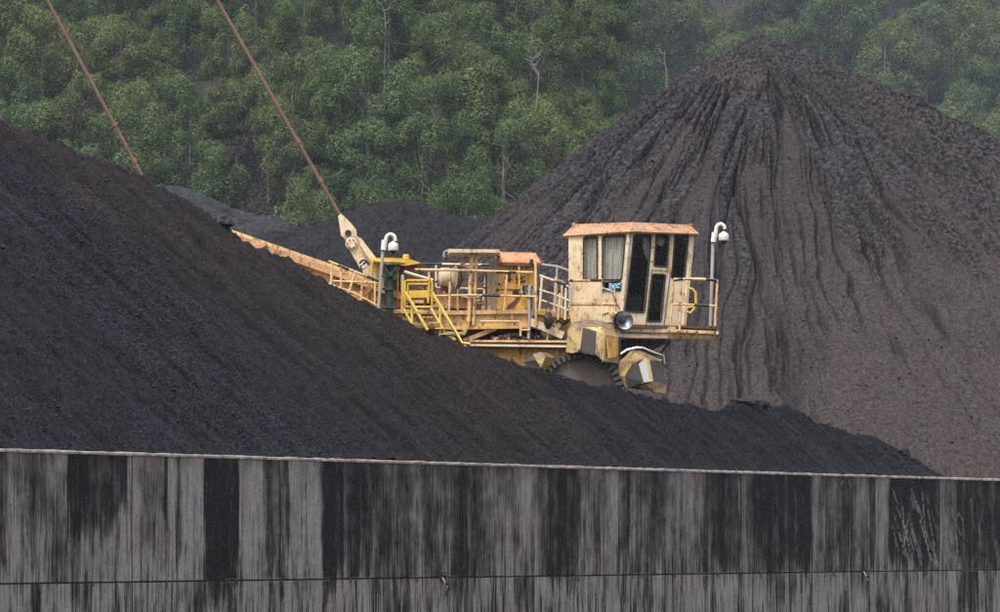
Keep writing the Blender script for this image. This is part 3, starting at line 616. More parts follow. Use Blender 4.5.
def leaves_mesh(name, cen, nor, size, tint, mat, seed):
    r = np.random.default_rng(seed); n = len(cen)
    a = r.normal(size=(n, 3)); a /= np.linalg.norm(a, axis=1)[:, None]
    t1 = np.cross(nor, a); t1 /= np.linalg.norm(t1, axis=1)[:, None] + 1e-9; t2 = np.cross(nor, t1)
    s1 = size[:, None] * 0.5; s2 = size[:, None] * 0.95
    # long drooping leaf sprays: a bent rhombus
    v = np.stack([cen - t1 * s1, cen - t2 * s2 * .7 + nor * s1 * .3, cen + t1 * s1, cen + t2 * s2 - nor * s1 * .5], 1).reshape(-1, 3)
    me = bpy.data.meshes.new(name); me.vertices.add(len(v)); me.vertices.foreach_set('co', v.astype(np.float32).ravel())
    me.loops.add(n * 4); me.loops.foreach_set('vertex_index', np.arange(n * 4, dtype=np.int32)); me.polygons.add(n)
    me.polygons.foreach_set('loop_start', np.arange(0, n * 4, 4, dtype=np.int32)); me.update(calc_edges=True)
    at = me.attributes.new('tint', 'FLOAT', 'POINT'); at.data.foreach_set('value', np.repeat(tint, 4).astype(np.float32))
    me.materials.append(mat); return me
def tree_proto(seed):
    r = np.random.default_rng(seed); tall = r.uniform(10.5, 14.0); cw = r.uniform(2.2, 3.1); ch = r.uniform(4.0, 6.0); cz = tall - ch * 0.75
    lean = r.normal(size=2) * 0.35
    npuff = int(r.integers(38, 50)); cen, nor, sz, ti = [], [], [], []; puffs = []
    for k in range(npuff):
        ph = r.uniform(0, 2 * np.pi); zz = r.uniform(-0.75, 1); rad = math.sqrt(max(0.05, 1 - max(0, zz) ** 2)) * (1 - 0.35 * (zz < -0.3)) * r.uniform(0.62, 1.0)
        c = np.array([math.cos(ph) * rad * cw + lean[0], math.sin(ph) * rad * cw + lean[1], cz + zz * ch * 0.60 - .25 * ch * rad ** 2]); pr = r.uniform(0.5, 1.0); puffs.append((c, pr))
        n = int(900 * pr ** 1.8) + 160
        d = r.normal(size=(n, 3)); d /= np.linalg.norm(d, axis=1)[:, None]; d[:, 2] = np.where(d[:, 2] < -0.6, -d[:, 2], d[:, 2])
        rr = pr * r.uniform(0.55, 1.08, n) ** 0.6; lobes = 1 + 0.35 * np.sin(d[:, 0] * 5 + k) * np.cos(d[:, 1] * 5 + 2 * k)
        p = c + d * (rr * lobes)[:, None] * np.array([1.0, 1.0, 1.0]); cen.append(p)
        nn = d * 1.3 + r.normal(size=(n, 3)) * 0.42 + np.array([0, 0, .45]); nn /= np.linalg.norm(nn, axis=1)[:, None]; nor.append(nn)
        sz.append(r.uniform(0.045, 0.10, n)); pt_ = r.uniform(0.05, 0.75) + 0.3 * max(0, zz); ti.append(np.clip(pt_ + r.normal(size=n) * 0.10, 0, 1))  # puffs high in the crown made lighter: top light put into the tint
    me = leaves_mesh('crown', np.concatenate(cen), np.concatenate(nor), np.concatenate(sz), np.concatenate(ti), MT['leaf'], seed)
    mb = MB(); top = Vector((lean[0], lean[1], cz + ch * .35)); q = [Vector((0, 0, -0.6)), Vector((lean[0] * .2, -lean[1] * .15, tall * .35)), Vector((lean[0] * .8, lean[1] * .6, tall * .6)), top]
    mb.tube(q, 0.12, 7, 0.04)
    for c, pr in puffs[::2]:
        a = q[2].lerp(q[3], r.uniform(0, .7)) if r.random() < .7 else q[1].lerp(q[2], r.uniform(.5, 1)); c = Vector(c); mb.tube([a, a.lerp(c, .5) + Vector((0, 0, -.25)), c], 0.035, 5, 0.012)
    tm = bpy.data.meshes.new('trunk'); tm.from_pydata([tuple(v) for v in mb.v], [], mb.f); tm.materials.append(MT['bark'])
    return me, tm
PROT = [tree_proto(300 + i) for i in range(9)]
GRP = 'trees of the hillside forest'
def cone_top(px):
    return np.interp(px, [430, 480, 540, 600, 650, 700, 757, 800, 860, 900, 950, 1000, 1100], [270, 240, 190, 140, 100, 68, 37, 55, 85, 108, 132, 155, 200])
def front_top(px):
    a = np.interp(px, [c[0] for c in CREST], [c[1] for c in CREST]) if px > 0 else 122 - (-px) * .3
    return min(a, 400) if px < 280 else (cone_top(px) if px > 470 else 225)
rt = random.Random(11); spots = []
cand = []
for k in range(60000):
    px = rt.uniform(-190, 1130); y = rt.choice((rt.uniform(255, 345), rt.uniform(340, 740))); x = (px - 500) / F * y
    yb = float(hill_Y0(px + (y - 280) * .4))
    if y < yb - 4: continue
    cand.append((x, y, px))
for x, y, px in cand:
    if len(spots) >= 296: break
    z = float(hill_z(np.array([x]), np.array([y]))[0]); far = y > 400; sf_ = 1.0 if not far else y / 300.0; ms_ = sf_
    topy = HZ - (z + 13 * sf_ - EYE) / y * F; midy = HZ - (z + 5 * sf_ - EYE) / y * F
    if topy > front_top(px) + 6 or midy < -25: continue
    # a strip of bare brushwood runs down the hill left of the tie rod
    cry = HZ - (z + 9.5 * sf_ - EYE) / y * F
    if not far and 85 < cry < 262 and abs(px - (238 + (cry - 100) * 0.2)) < 30: continue
    dmin = 3.65 if not far else 3.6 * sf_
    if any((x - a) ** 2 + ((y - b) * 0.8) ** 2 < dmin ** 2 for a, b, *_ in spots): continue
    spots.append((x, y, z, px, midy, far))
print('TREES', len(spots))
for i, (x, y, z, px, my, far) in enumerate(spots):
    cm, tm = PROT[rt.randrange(9)]
    cry = HZ - (z + 9.5 * (y / 300 if far else 1) - EYE) / y * F
    if far: lab = 'blue-green hazy eucalyptus tree on the far slope, ' + ('right of the cone peak' if px > 765 else 'left of the cone peak')
    else:
        rod1 = 46 + cry * .552; rod2 = 216 + cry * .58
        where = 'left of the short tie rod' if px < rod1 else ('between the two tie rods' if px < rod2 else ('right of the long tie rod' if px < 470 else 'beside the left flank of the cone'))
        lab = ('light green eucalyptus tree low above the coal heaps, ' if cry > 165 else ('mid green eucalyptus tree halfway up the forest, ' if cry > 70 else 'dark green eucalyptus tree at the forest top, ')) + where
    e = thing('eucalyptus_tree', lab, 'tree', (x, y, z - 0.3), GRP)
    s_ = rt.uniform(0.82, 1.22) * (y / 300.0 if far else 1.0); e.scale = (s_ * rt.uniform(.9, 1.15), s_ * rt.uniform(.9, 1.15), s_ * rt.uniform(0.9, 1.1)); e.rotation_euler = (0, 0, rt.uniform(0, 6.28))
    for nm, me in (('crown', cm), ('trunk', tm)):
        o = bpy.data.objects.new(nm, me); COL.objects.link(o); o.parent = e
# undergrowth between the trunks
n = 110000
px = rng.uniform(-260, 1180, n); y = rng.uniform(252, 740, n); x = (px - 500) / F * y; z = hill_z(x, y); yb = hill_Y0(px + (y - 280) * .4)
ok = (y > yb - 14) & (z > 2) & (gn(x * .35, y * .35, 220) > -0.15); x, y, z = x[ok], y[ok], z[ok]; n = len(x)
bh = rng.uniform(0.1, 1.0, n) * (1.3 + 1.5 * gn(x * .25, y * .25, 221)); nn = rng.normal(size=(n, 3)) + np.array([0, -.3, .8]); nn /= np.linalg.norm(nn, axis=1)[:, None]
me = leaves_mesh('undergrowth', np.stack([x, y, z + np.maximum(bh, 0.05)], -1), nn, rng.uniform(.22, .5, n), np.clip(.5 + gn(x * .2, y * .2, 222) + rng.normal(size=n) * .15, 0, 1), MT['leaf_low'], 9)
setp(link_mesh('undergrowth', me), kind='stuff')
n = 16000
y = rng.uniform(262, 300, n); my = rng.uniform(85, 245, n); x = (236 + (my - 100) * 0.2 + rng.uniform(-36, 36, n) - 500) / F * y; z = hill_z(x, y); row = HZ - (z - EYE) / y * F; cx = 240 + (row - 100) * .2; px = 500 + F * x / y
ok = (np.abs(px - cx) < 36) & (row > 70) & (y > hill_Y0(px + (y - 280) * .4) - 2); x, y, z = x[ok], y[ok], z[ok]; n = len(x)
nn = rng.normal(size=(n, 3)) + np.array([0, -.3, .3]); nn /= np.linalg.norm(nn, axis=1)[:, None]
MT['brush'] = leafmat('dry_brushwood', (0.040, 0.033, 0.032), (0.105, 0.080, 0.075), (0.09, 0.085, 0.06))
me = leaves_mesh('brushwood', np.stack([x, y, z + rng.uniform(.05, 1.3, n)], -1), nn, rng.uniform(.06, .2, n), rng.random(n), MT['brush'], 19)
setp(link_mesh('brushwood', me), kind='stuff')
# bleached dead trees that stand out of the canopy
def dead_tree(px, py0, py1, Y, lab, seed, br=7):
    r = random.Random(seed); b = pt(px, py0, Y); tp = pt(px + r.uniform(-4, 4), py1, Y); H_ = (tp - b).length; q = [b - Vector((0, 0, 4)), b.lerp(tp, .35) + Vector((r.uniform(-.3, .3), 0, 0)), b.lerp(tp, .7) + Vector((r.uniform(-.4, .4), 0, 0)), tp]
    e = thing('dead_tree', lab, 'dead tree', q[0]); m = MB(); m.tube(q, .06, 7, .025); m.build('trunk', MT['deadwood'], e)
    m = MB()
    for k in range(br):
        a = q[1].lerp(q[2], r.random()) if k % 2 else q[2].lerp(q[3], r.random()); d = Vector((r.choice((-1, 1)) * r.uniform(.5, 1.3), r.uniform(-.6, .6), r.uniform(.3, 1.2))) * H_ * .22
        mid = a + d * .5 + Vector((0, 0, -.12 * H_ * .3)); e2 = a + d; m.tube([a, mid, e2], .045, 5, .015)
        m.tube([mid, mid + Vector((d.x * .2, 0, abs(d.z) * .5 + .3))], .025, 5, .01)
    m.build('branches', MT['deadwood'], e)
dead_tree(384, 40, 2, 276, 'bleached dead tree with forked pale branches near the top middle of the forest', 1, 4)
dead_tree(534, 86, 52, 270, 'bare pale tree with upright branches among the canopy left of the cone top', 2, 8)
dead_tree(667, 82, 50, 295, 'thin straight white trunk rising behind the left slope of the cone', 3, 2)
# ------------------------------------------------------------------ bucket wheel reclaimer
rec = thing('bucket_wheel_reclaimer', 'rusty cream and ochre bucket wheel reclaimer with railings, half behind the coal crest', 'machine', (0.9, MY + 1.6, 0))
def part(name, mat, mb, parent=rec, smooth=None, label=None):
    o = mb.build(name, mat, parent, smooth=smooth)
    if label: o['label'] = label
    return o
def tubepx(mb, pts, d, r=0.028, seg=7):
    ds = d if isinstance(d, (list, tuple)) else [d] * len(pts)
    return mb.tube([P(x, y, dd) for (x, y), dd in zip(pts, ds)], r, seg)
def arc(cx, cy, rx, ry, a0, a1, n=8): return [(cx + rx * math.cos(R(a)), cy - ry * math.sin(R(a))) for a in np.linspace(a0, a1, n)]

# --- boom: plate girder rising to the left behind the coal
def girder(name, a, b, d, depth, htop, mat, web, parent=rec, hw=22):
    """a, b = px ends of the top flange's upper edge"""
    A, B = P(*a, d), P(*b, d); t_ = (B - A).normalized(); n_ = Vector((0, 1, 0)); dn = t_.cross(n_); dn = dn if dn.z < 0 else -dn
    m = MB(); c = []
    for p in (A, B):
        for yy, hh in ((0, 0), (depth, 0), (depth, htop), (0, htop)): c.append(p + n_ * yy + dn * hh)
    m.box8([c[0], c[1], c[2], c[3], c[4], c[5], c[6], c[7]]); o = part(name, mat, m, parent)
    return A, B, t_, dn
A, B, tt_, dn = girder('boom_top_flange', (100, 186), (408, 295), 0.1, 0.75, 0.17, MT['orange'], None)
m = MB(); e0, e1 = A + Vector((0, .30, 0)) + dn * .17, B + Vector((0, .30, 0)) + dn * .17
m.box8([e0, e1, e1 + dn * 1.0, e0 + dn * 1.0, e0 + Vector((0, .06, 0)), e1 + Vector((0, .06, 0)), e1 + Vector((0, .06, 0)) + dn * 1.0, e0 + Vector((0, .06, 0)) + dn * 1.0]); part('boom_web', MT['tan'], m)
m = MB(); e0, e1 = A + dn * 1.17, B + dn * 1.17
m.box8([e0, e1, e1 + dn * .1, e0 + dn * .1, e0 + Vector((0, .75, 0)), e1 + Vector((0, .75, 0)), e1 + Vector((0, .75, 0)) + dn * .1, e0 + Vector((0, .75, 0)) + dn * .1]); part('boom_bottom_flange', MT['orange'], m)
m = MB(); m.prism([(249, 243), (254, 245.5), (264, 243), (266, 241), (267, 244.5), (262, 248), (255, 248)], -0.05, .3); part('boom_bracket', MT['orange'], m)
m = MB(); m.beam(P(310, 302, 0.0), P(320.5, 290, 0.0), .35, .18); part('boom_gusset', MT['orange'], m)
m = MB(); m.prism([(291, 283), (330, 282.3), (330, 284.6), (292, 285)], -.02, .5); part('boom_stiffener', MT['tan'], m)
# second girder on the far side of the boom
A2, B2, t2, dn2 = girder('boom_top_flange', (100, 184), (412, 292), 2.6, 0.6, 0.17, MT['tan'], None)
m = MB()
for k in range(14):
    f_ = k / 13; q1 = A.lerp(B, f_) + dn * .4 + Vector((0, .6, 0)); q2 = A2.lerp(B2, f_) + dn2 * .4; m.beam(q1, q2, .12, .12, up=(0, 0, 1))
part('boom_cross_ties', MT['tan'], m)

# --- tie rods and their clevis
def rod(p0, p1, d, ext, joints_):
    a, b = P(*p0, d), P(*p1, d); dirn = (a - b).normalized(); m = MB(); m.tube([b, a + dirn * ext], 0.052, 10); o = part('tie_rod', MT['rod'], m, smooth=40)
    m = MB(); L_ = (a - b).length
    for j in joints_:
        m = MB(); q = b + dirn * (L_ * j); m.tube([q - dirn * .08, q + dirn * .08], 0.066, 8); part('rod_coupling', MT['brownbox'], m, o)
rod((216, -2), (340.5, 216), 1.2, 5.0, (.345, .165)); rod((46, -2), (152, 194), 1.2, 5.0, (.36, .17))
m = MB(); m.prism([(338, 216), (341, 213.5), (347, 219), (356, 229), (357, 236.5), (361, 238), (377, 259), (381, 264), (392, 296), (372, 300), (361, 270), (346.5, 245), (345.5, 240), (341, 235), (339.5, 225)], 0.95, 0.16)
cl = part('rod_clevis', MT['cream'], m)
m = MB(); m.prism([(357, 236.5), (361, 238), (377, 259), (383, 268), (394, 296), (388, 296), (374, 266), (360, 245)], 0.80, 0.5); part('clevis_rib', MT['cream'], m, cl)
m = MB(); m.lathe(P(348.2, 233, .94), (0, -1, 0), [(0, .085), (.012, .085), (.012, .01)], 16); part('pin_hole', MT['dark'], m, cl)
m = MB(); m.lathe(P(351.5, 243.5, .95), (0, -1, 0), [(0, .16), (.05, .16), (.06, .12), (.09, .12), (.09, .01)], 18); part('pin_plate', MT['creamlight'], m, cl, 30)
m = MB()
for a in range(6): m.lathe(P(351.5 + 3.9 * math.cos(a * 1.05), 243.5 + 4.4 * math.sin(a * 1.05), .88), (0, -1, 0), [(0, .02), (.05, .02), (.05, .005)], 6)
part('plate_bolts', MT['rust'], m, cl)
m = MB(); tubepx(m, arc(364, 268, 5, 8, 150, 20, 8), .7, .03); tubepx(m, [(362, 276), (361, 266), (366, 262)], .6, .03); part('hydraulic_hose', MT['rubber'], m)
m = MB(); m.lathe(P(363, 267, .8), (0, -1, 0), [(0, .08), (.2, .08), (.22, .05), (.22, .01)], 12); part('hose_fitting', MT['white'], m)

# --- railing beside the boom
def railing(name, mat, top, mids, posts, d, r=0.028, band=None):
    o = None; m = MB(); tubepx(m, top, d, r); o = part(name, mat, m, smooth=50)
    if band:
        m = MB()
        for seg_ in band: tubepx(m, seg_, d, r * 1.12)
        part('worn_band', MT['rubber'], m, o, 50)
    for q in mids: m = MB(); tubepx(m, q, d, r * .8); part('mid_rail', mat, m, o, 50)
    for (x0, y0, x1, y1) in posts: m = MB(); tubepx(m, [(x0, y0), (x1, y1)], d, r * .95); part('rail_post', mat, m, o, 50)
    return o
railing('boom_railing', MT['tan'], [(328, 261), (341, 266), (380, 282)], [[(333, 281), (378, 283)], [(326, 283), (352, 292), (378, 306)]],
        [(332, 263, 331, 285), (341, 267, 341, 287), (355, 273, 349, 292), (363, 276, 361, 300), (375, 281, 375, 306)], -0.35, .036, [[(338, 265), (349, 269.5)], [(367, 276.5), (379, 281.5)]])
m = MB(); m.prism([(341, 290), (375, 292), (378, 300), (360, 300)], .2, 1.6); part('boom_walkway', MT['ochre'], m)
m = MB(); m.beam(P(358, 300, -.1), P(371, 287, -.1), .2, .14); part('walkway_brace', MT['orange'], m)
m = MB(); tubepx(m, [(372, 305), (372, 264), (374, 260)], -.1, .035); tubepx(m, [(369, 306), (369, 281)], .1, .035); tubepx(m, [(364, 281), (377, 285)], .1, .03); part('yellow_post', MT['yellow'], m, smooth=50)
m = MB(); m.prism([(341, 284), (375, 296), (400, 300), (420, 300), (420, 330), (380, 330), (341, 300)], 1.2, .4); part('boom_side_plate', MT['tan'], m)
m = MB(); r8 = random.Random(8)
for k in range(10):
    x = r8.uniform(335, 400); y = 285 + (x - 335) * .25 + r8.uniform(-3, 6); m.beam(P(x, y, .5 + r8.random() * .5), P(x + r8.uniform(4, 12), y + r8.uniform(-4, 5), .6), r8.uniform(.06, .16), r8.uniform(.05, .12))
part('pipe_brackets', MT['rust'], m)

# --- drive housing with the yellow lid, green hydraulic post
m = MB(); m.prism([(384, 266), (405, 266), (405, 298), (384, 298)], .5, 1.4); part('drive_housing', MT['maroon'], m, label='dark red drive housing')
m = MB(); m.prism([(405, 265.5), (418, 264.5), (416.5, 299), (405, 299)], .45, 1.4); part('drive_housing', MT['brownbox'], m, label='brown drive housing')
m = MB(); a = [P(370, 258.5, .1), P(386, 257.5, .1), P(408, 258.5, .1), P(421, 263, .1), P(404, 265.8, .1), P(396, 263.5, .1), P(370, 261.5, .1)]; m.loft(a, [p + Vector((.15, 1.9, .05)) for p in a]); part('housing_lid', MT['yellow'], m)
m = MB(); m.tube([P(372, 261, 0), P(405, 262.5, 0)], .05, 8); m.lathe(P(406, 257, .5), (0, 0, 1), [(-.08, .09), (.05, .09), (.07, .05)], 10); part('lid_handle', MT['yellow'], m, smooth=40)
m = MB(); b = P(389, 314, -.15); m.lathe(b, (0, 0, 1), [(0, .11), (.62, .11), (.62, .17), (.68, .17), (.7, .10), (.95, .09), (.95, .17), (1.0, .17), (1.12, .08), (1.2, .12), (1.27, .24), (1.32, .2), (1.32, .02)], 20)
gp = part('hydraulic_post', MT['green'], m, smooth=30)
m = MB(); 
for (x0, y0, x1, y1) in ((384, 266, 390, 276), (397, 267, 390, 276), (383, 268, 386, 281), (399, 267, 395, 280)): tubepx(m, [(x0, y0), (x1, y1)], -.35, .03)
part('post_levers', MT['green'], m, gp, 40)
m = MB(); tubepx(m, [(382, 307.5), (392, 308), (401, 307.5)], -.35, .04); part('post_pipe', MT['dark'], m, gp, 40)
m = MB(); tubepx(m, [(403, 272), (403, 291)], .2, .055); part('fire_tube', MT['maroon'], m, smooth=40)
m = MB(); m.lathe(P(402.5, 290, .1), (0, 0, 1), [(0, .05), (.35, .05), (.4, .03)], 10); part('warning_tube', MT['cloth_white'], m, smooth=40)

# --- main platform beams
def beampx(name, mat, poly, d, th, parent=rec, label=None): m = MB(); m.prism(poly, d, th); return part(name, mat, m, parent, None, label)
beampx('platform_beam', MT['tan'], [(384, 308.5), (452, 310.5), (556, 309), (556, 313), (452, 314.5), (384, 313)], 0.0, 2.7)
beampx('platform_web', MT['tan'], [(384, 313), (452, 314.5), (556, 313), (556, 325.5), (452, 326.5), (400, 324)], 0.12, .12)
beampx('platform_bottom_flange', MT['ochre'], [(400, 324), (452, 326.5), (540, 325.5), (540, 328), (452, 329.5), (400, 327)], 0.0, .4)
beampx('boom_deck', MT['rust'], [(384, 298), (470, 302), (470, 305), (384, 303)], .9, 1.5)
beampx('lower_deck', MT['rust'], [(462, 340.5), (520, 339.5), (569, 341.5), (571, 345.5), (520, 345), (466, 344)], -0.25, 2.9)
m = MB(); m.beam(P(464, 345, -.32), P(571, 346.5, -.32), .10, .055); part('deck_edge_strip', MT['creamlight'], m)
m = MB(); m.beam(P(470, 341, -.28), P(569, 341.5, -.28), .06, .05); part('deck_edge_strip', MT['tan'], m)
HUL = [(458, 346.5), (571, 347.5), (571, 380), (500, 400), (458, 390)]
beampx('hull', MT['ochre'], HUL, 0.05, 2.4)
m = MB(); a = P(470, 385, .3); b = P(560, 385, .3); m.box((a.x, MY + .4, 0), (b.x, MY + 2.2, a.z)); part('support_column', MT['rust'], m)
beampx('recess_shade_slab', MT['dark'], [(486, 329), (541, 328), (541, 341), (486, 341)], 1.0, .3)  # near-black slab; its colour stands in for shade inside the opening
m = MB(); m.beam(P(464, 341, .2), P(496, 328.5, .2), .25, .11); part('deck_brace', MT['orange'], m)
m = MB(); m.beam(P(530, 322, .1), P(563, 336, .1), .5, .20); m.beam(P(548, 338, .2), P(560, 324, .2), .2, .12); part('deck_brace', MT['cream'], m)
beampx('lower_side_plate', MT['ochre'], [(400, 322), (500, 328), (500, 343), (460, 344), (420, 335)], 1.6, .2)
m = MB(); tubepx(m, [(480, 321.5), (519, 321.5), (520.5, 323), (520.5, 336)], -.2, .03); tubepx(m, [(520, 330), (530, 330)], -.2, .025); part('pipe_run', MT['tan'], m, smooth=50)
m = MB(); tubepx(m, [(530, 285), (529, 295), (529.5, 318), (528.5, 339)], -.15, .04); tubepx(m, [(532.5, 288), (532, 316)], -.05, .05); part('cable_conduit', MT['pale_pipe'], m, smooth=50)
r9 = random.Random(9)
for k in range(3):
    m = MB()
    for j in range(9): x = r9.uniform(488, 566); y = r9.uniform(336, 340) + .02 * (x - 480); m.beam(P(x, y, r9.uniform(-.1, .8)), P(x + r9.uniform(3, 10), y + r9.uniform(-2, 1.5), r9.uniform(-.1, .8)), r9.uniform(.04, .12), r9.uniform(.04, .09))
    o = part('deck_scrap', [MT['rust'], MT['tan'], MT['coaldust']][k], m); o['kind'] = 'stuff'
m = MB(); tubepx(m, [(435, 323), (446, 325), (460, 329), (466, 331.5), (464, 334), (455, 334), (438, 333), (434, 332)], [.3, .2, .1, 0, -.1, -.1, -.1, -.1], .055, 10); part('hose_loop', MT['hose'], m, smooth=60)

# --- the pipes, boxes and brackets crowding the deck
rc = random.Random(21)
for k in range(16):
    x = rc.uniform(396, 560); y = rc.uniform(296, 308); d_ = rc.uniform(.3, 2.2); w_ = rc.uniform(3, 9); h_ = rc.uniform(3, 8)
    m = MB(); m.prism([(x, y), (x + w_, y + rc.uniform(-.4, .4)), (x + w_, y + h_), (x, y + h_)], d_, rc.uniform(.1, .4)); part(rc.choice(('valve_box', 'bracket')), MT[rc.choice(('tan', 'ochre', 'rust', 'orange', 'brownbox', 'cream'))], m)
for k in range(12):
    x = rc.uniform(420, 560); y = rc.uniform(283, 306); d_ = rc.uniform(.1, 2.4); l_ = rc.uniform(12, 45); dy = rc.choice((0, 0, rc.uniform(-12, 12)))
    m = MB(); tubepx(m, [(x, y), (x + l_ * .5, y + dy * .4), (min(x + l_, 566), y + dy)], d_, rc.uniform(.012, .028)); part('pipe_run', MT[rc.choice(('tan', 'rust', 'pale_pipe', 'rubber', 'ochre'))], m, smooth=50)
for k, (x, y0, y1) in enumerate(((458, 289, 310), (486, 273, 310), (519, 263, 289), (546, 279, 318), (562, 282, 322), (425, 283, 309), (398, 268, 300), (512, 309, 327), (470, 311, 326), (488, 311, 326), (548, 319, 341), (536, 326, 341))):
    m = MB(); tubepx(m, [(x, y0), (x + rc.uniform(-.6, .6), y1)], rc.uniform(-.1, .3), rc.uniform(.018, .032)); part('stanchion', MT[rc.choice(('tan', 'ochre', 'rust'))], m, smooth=50)
for k in range(5):
    x = 497 + rc.uniform(0, 50); y = rc.uniform(331, 336); m = MB(); m.prism([(x, y), (x + rc.uniform(4, 10), y + rc.uniform(-2, 2)), (x + 8, y + 4), (x + 1, y + 4.5)], rc.uniform(.3, .9), .1); part('bracket', MT[rc.choice(('rust', 'tan', 'cream'))], m)
m = MB(); tubepx(m, [(548, 330), (552, 322), (560, 326), (568, 322)], .2, .03); tubepx(m, [(548, 330), (549, 338)], .2, .03); part('hydraulic_hose', MT['rubber'], m, smooth=60)

# --- yellow stairs down to the left
gate = beampx('stair_gate', MT['yellow'], [(408.5, 290.5), (429, 290), (428.5, 297.5), (409, 298)], -.5, .03)
m = MB()
for q in ([(405, 307), (405, 281.5), (407, 280.5), (430, 280.5), (432, 282), (432, 308)], [(402, 310), (403, 280)], [(407.5, 300), (408, 284), (429, 284)], [(428, 303), (429.5, 278)], [(405, 307), (431, 307)]): tubepx(m, q, -.5, .032)
part('gate_frame', MT['yellow'], m, gate, 50)
for k, q in enumerate(([(405, 292), (413, 305), (427.5, 330)], [(432.5, 293), (445, 314), (462, 343), (470, 344)])):
    m = MB(); tubepx(m, q, -.7 - .12 * k, .042); o = part('stair_handrail', MT['brightyellow'], m, smooth=50)
    m = MB(); tubepx(m, ([(403, 308), (415, 329.5)] if k == 0 else [(431, 308), (446, 335), (455, 339)]), -.62, .032); part('lower_rail', MT['brightyellow'], m, o, 50)
    m = MB(); tubepx(m, ([(412, 304), (412, 326)] if k == 0 else [(440, 306), (440, 336)]), -.6, .036); part('rail_post', MT['brightyellow'], m, o, 50)
m = MB(); 
for k in range(7): x, y = 417 + k * 6, 311 + k * 5.6; m.box8([P(x, y + 1, -.75), P(x + 10, y + 1, -.75), P(x + 10, y + 1, -.1), P(x, y + 1, -.1), P(x, y, -.75), P(x + 10, y, -.75), P(x + 10, y, -.1), P(x, y, -.1)])
part('stair_treads', MT['tan'], m)

# --- platform railings
railing('platform_railing', MT['tan'], [(415, 269.5), (470, 270.5), (533, 272.5)], [[(428, 296), (470, 295), (535, 296.5)]],
        [(429, 272, 429.5, 296), (450, 282, 449, 312), (507, 275, 504, 312), (535.5, 262, 536, 326)], -.2, .034, [[(496, 271.8), (516, 272.2)], [(482, 295.3), (500, 295.7)]])
railing('platform_railing', MT['cream'], [(394, 263.5), (437, 264), (500, 265)], [[(436, 287.5), (486, 289)]], [(486, 275, 482.5, 309), (436, 265, 436, 287)], 2.5, .032, [[(420, 263.8), (442, 264)], [(481, 265), (497, 265)]])
m = MB(); tubepx(m, [(404, 271.5), (415, 275), (433, 280)], -.2, .04); part('sloping_rail', MT['cream'], m, smooth=50)
m = MB(); tubepx(m, [(472, 250, )[:2], (468.5, 322)], -.1, .055, 8); tubepx(m, [(476.5, 254), (474, 309), (473, 325)], 0.0, .05, 8); tubepx(m, [(461, 263), (471, 269)], -.1, .04); pst = part('awning_post', MT['tan'], m, smooth=50)
m = MB(); a = [P(447, 250, -.4), P(449, 248.8, -.4), P(499.5, 249.5, -.4), P(500, 252.6, -.4), P(448, 252.4, -.4)]; m.loft(a, [p + Vector((0, 1.3, .0)) for p in a]); part('awning', MT['creamlight'], m)
m = MB(); tubepx(m, [(447.5, 250.5), (444.5, 252), (443.5, 256), (445, 257)], -.4, .028); tubepx(m, [(450, 252), (448, 254)], -.4, .02); part('awning_hook', MT['pale_pipe'], m, smooth=50)

# --- motor, chute and cover
m = MB(); q = P(438.5, 276.5, .35); m.lathe(q, (1, .25, -.06), [(0, .07), (.03, .2), (.06, .24), (.26, .26), (.27, .23), (.33, .23), (.34, .26), (.42, .27), (.43, .33), (.49, .33), (.50, .2), (.58, .18), (.58, .02)], 28); mo = part('motor', MT['creamlight'], m, smooth=30)
m = MB(); m.lathe(P(456, 278, .35), (1, .25, -.06), [(0, .02), (0.01, .31), (.05, .335), (.09, .30), (.10, .1), (.16, .08)], 28); part('motor_flange', MT['rust'], m, mo, 30)
m = MB(); m.prism([(441, 283), (449, 284), (450, 292), (440, 290)], .4, .3); part('motor_foot', MT['rust'], m, mo)
m = MB(); a = [P(430, 289, .3), P(440, 290, .3), P(470, 299, .3), P(475.5, 301, .3), P(475.5, 308.5, .3), P(450, 308, .3), P(431, 300, .3)]; m.loft(a, [p + Vector((.05, .7, 0)) for p in a]); part('conveyor_chute', MT['orange'], m)
m = MB()
for k in range(7): x = 433 + k * 6; m.beam(P(x, 289.5 + k * 1.7, .2), P(x + 4, 290.5 + k * 1.7, .2), .12, .06)
part('chute_cleats', MT['rust'], m)
m = MB(); 
for (x0, y0, x1, y1, dd) in ((415, 287, 428, 289, .6), (414, 292, 425, 296, .5), (412, 300, 425, 303, .4), (395, 300, 408, 305, .3), (431, 303, 440, 307, .1), (441, 304, 447, 308, .1)): m.prism([(x0, y0), (x1, y0), (x1, y1), (x0, y1)], dd, .3)
part('gear_boxes', MT['tan'], m)
m = MB(); a = [P(489.5, 262, .6), P(499.5, 262, .6), P(498, 309.5, .6), P(483.5, 309.5, .6)]; m.loft(a, [p + Vector((0, 1.0, 0)) for p in a]); cv_ = part('cover_panel', MT['creamlight'], m)
m = MB(); m.beam(P(493, 263, .58), P(489.5, 309, .58), .03, .03); part('cover_seam', MT['tan'], m, cv_)

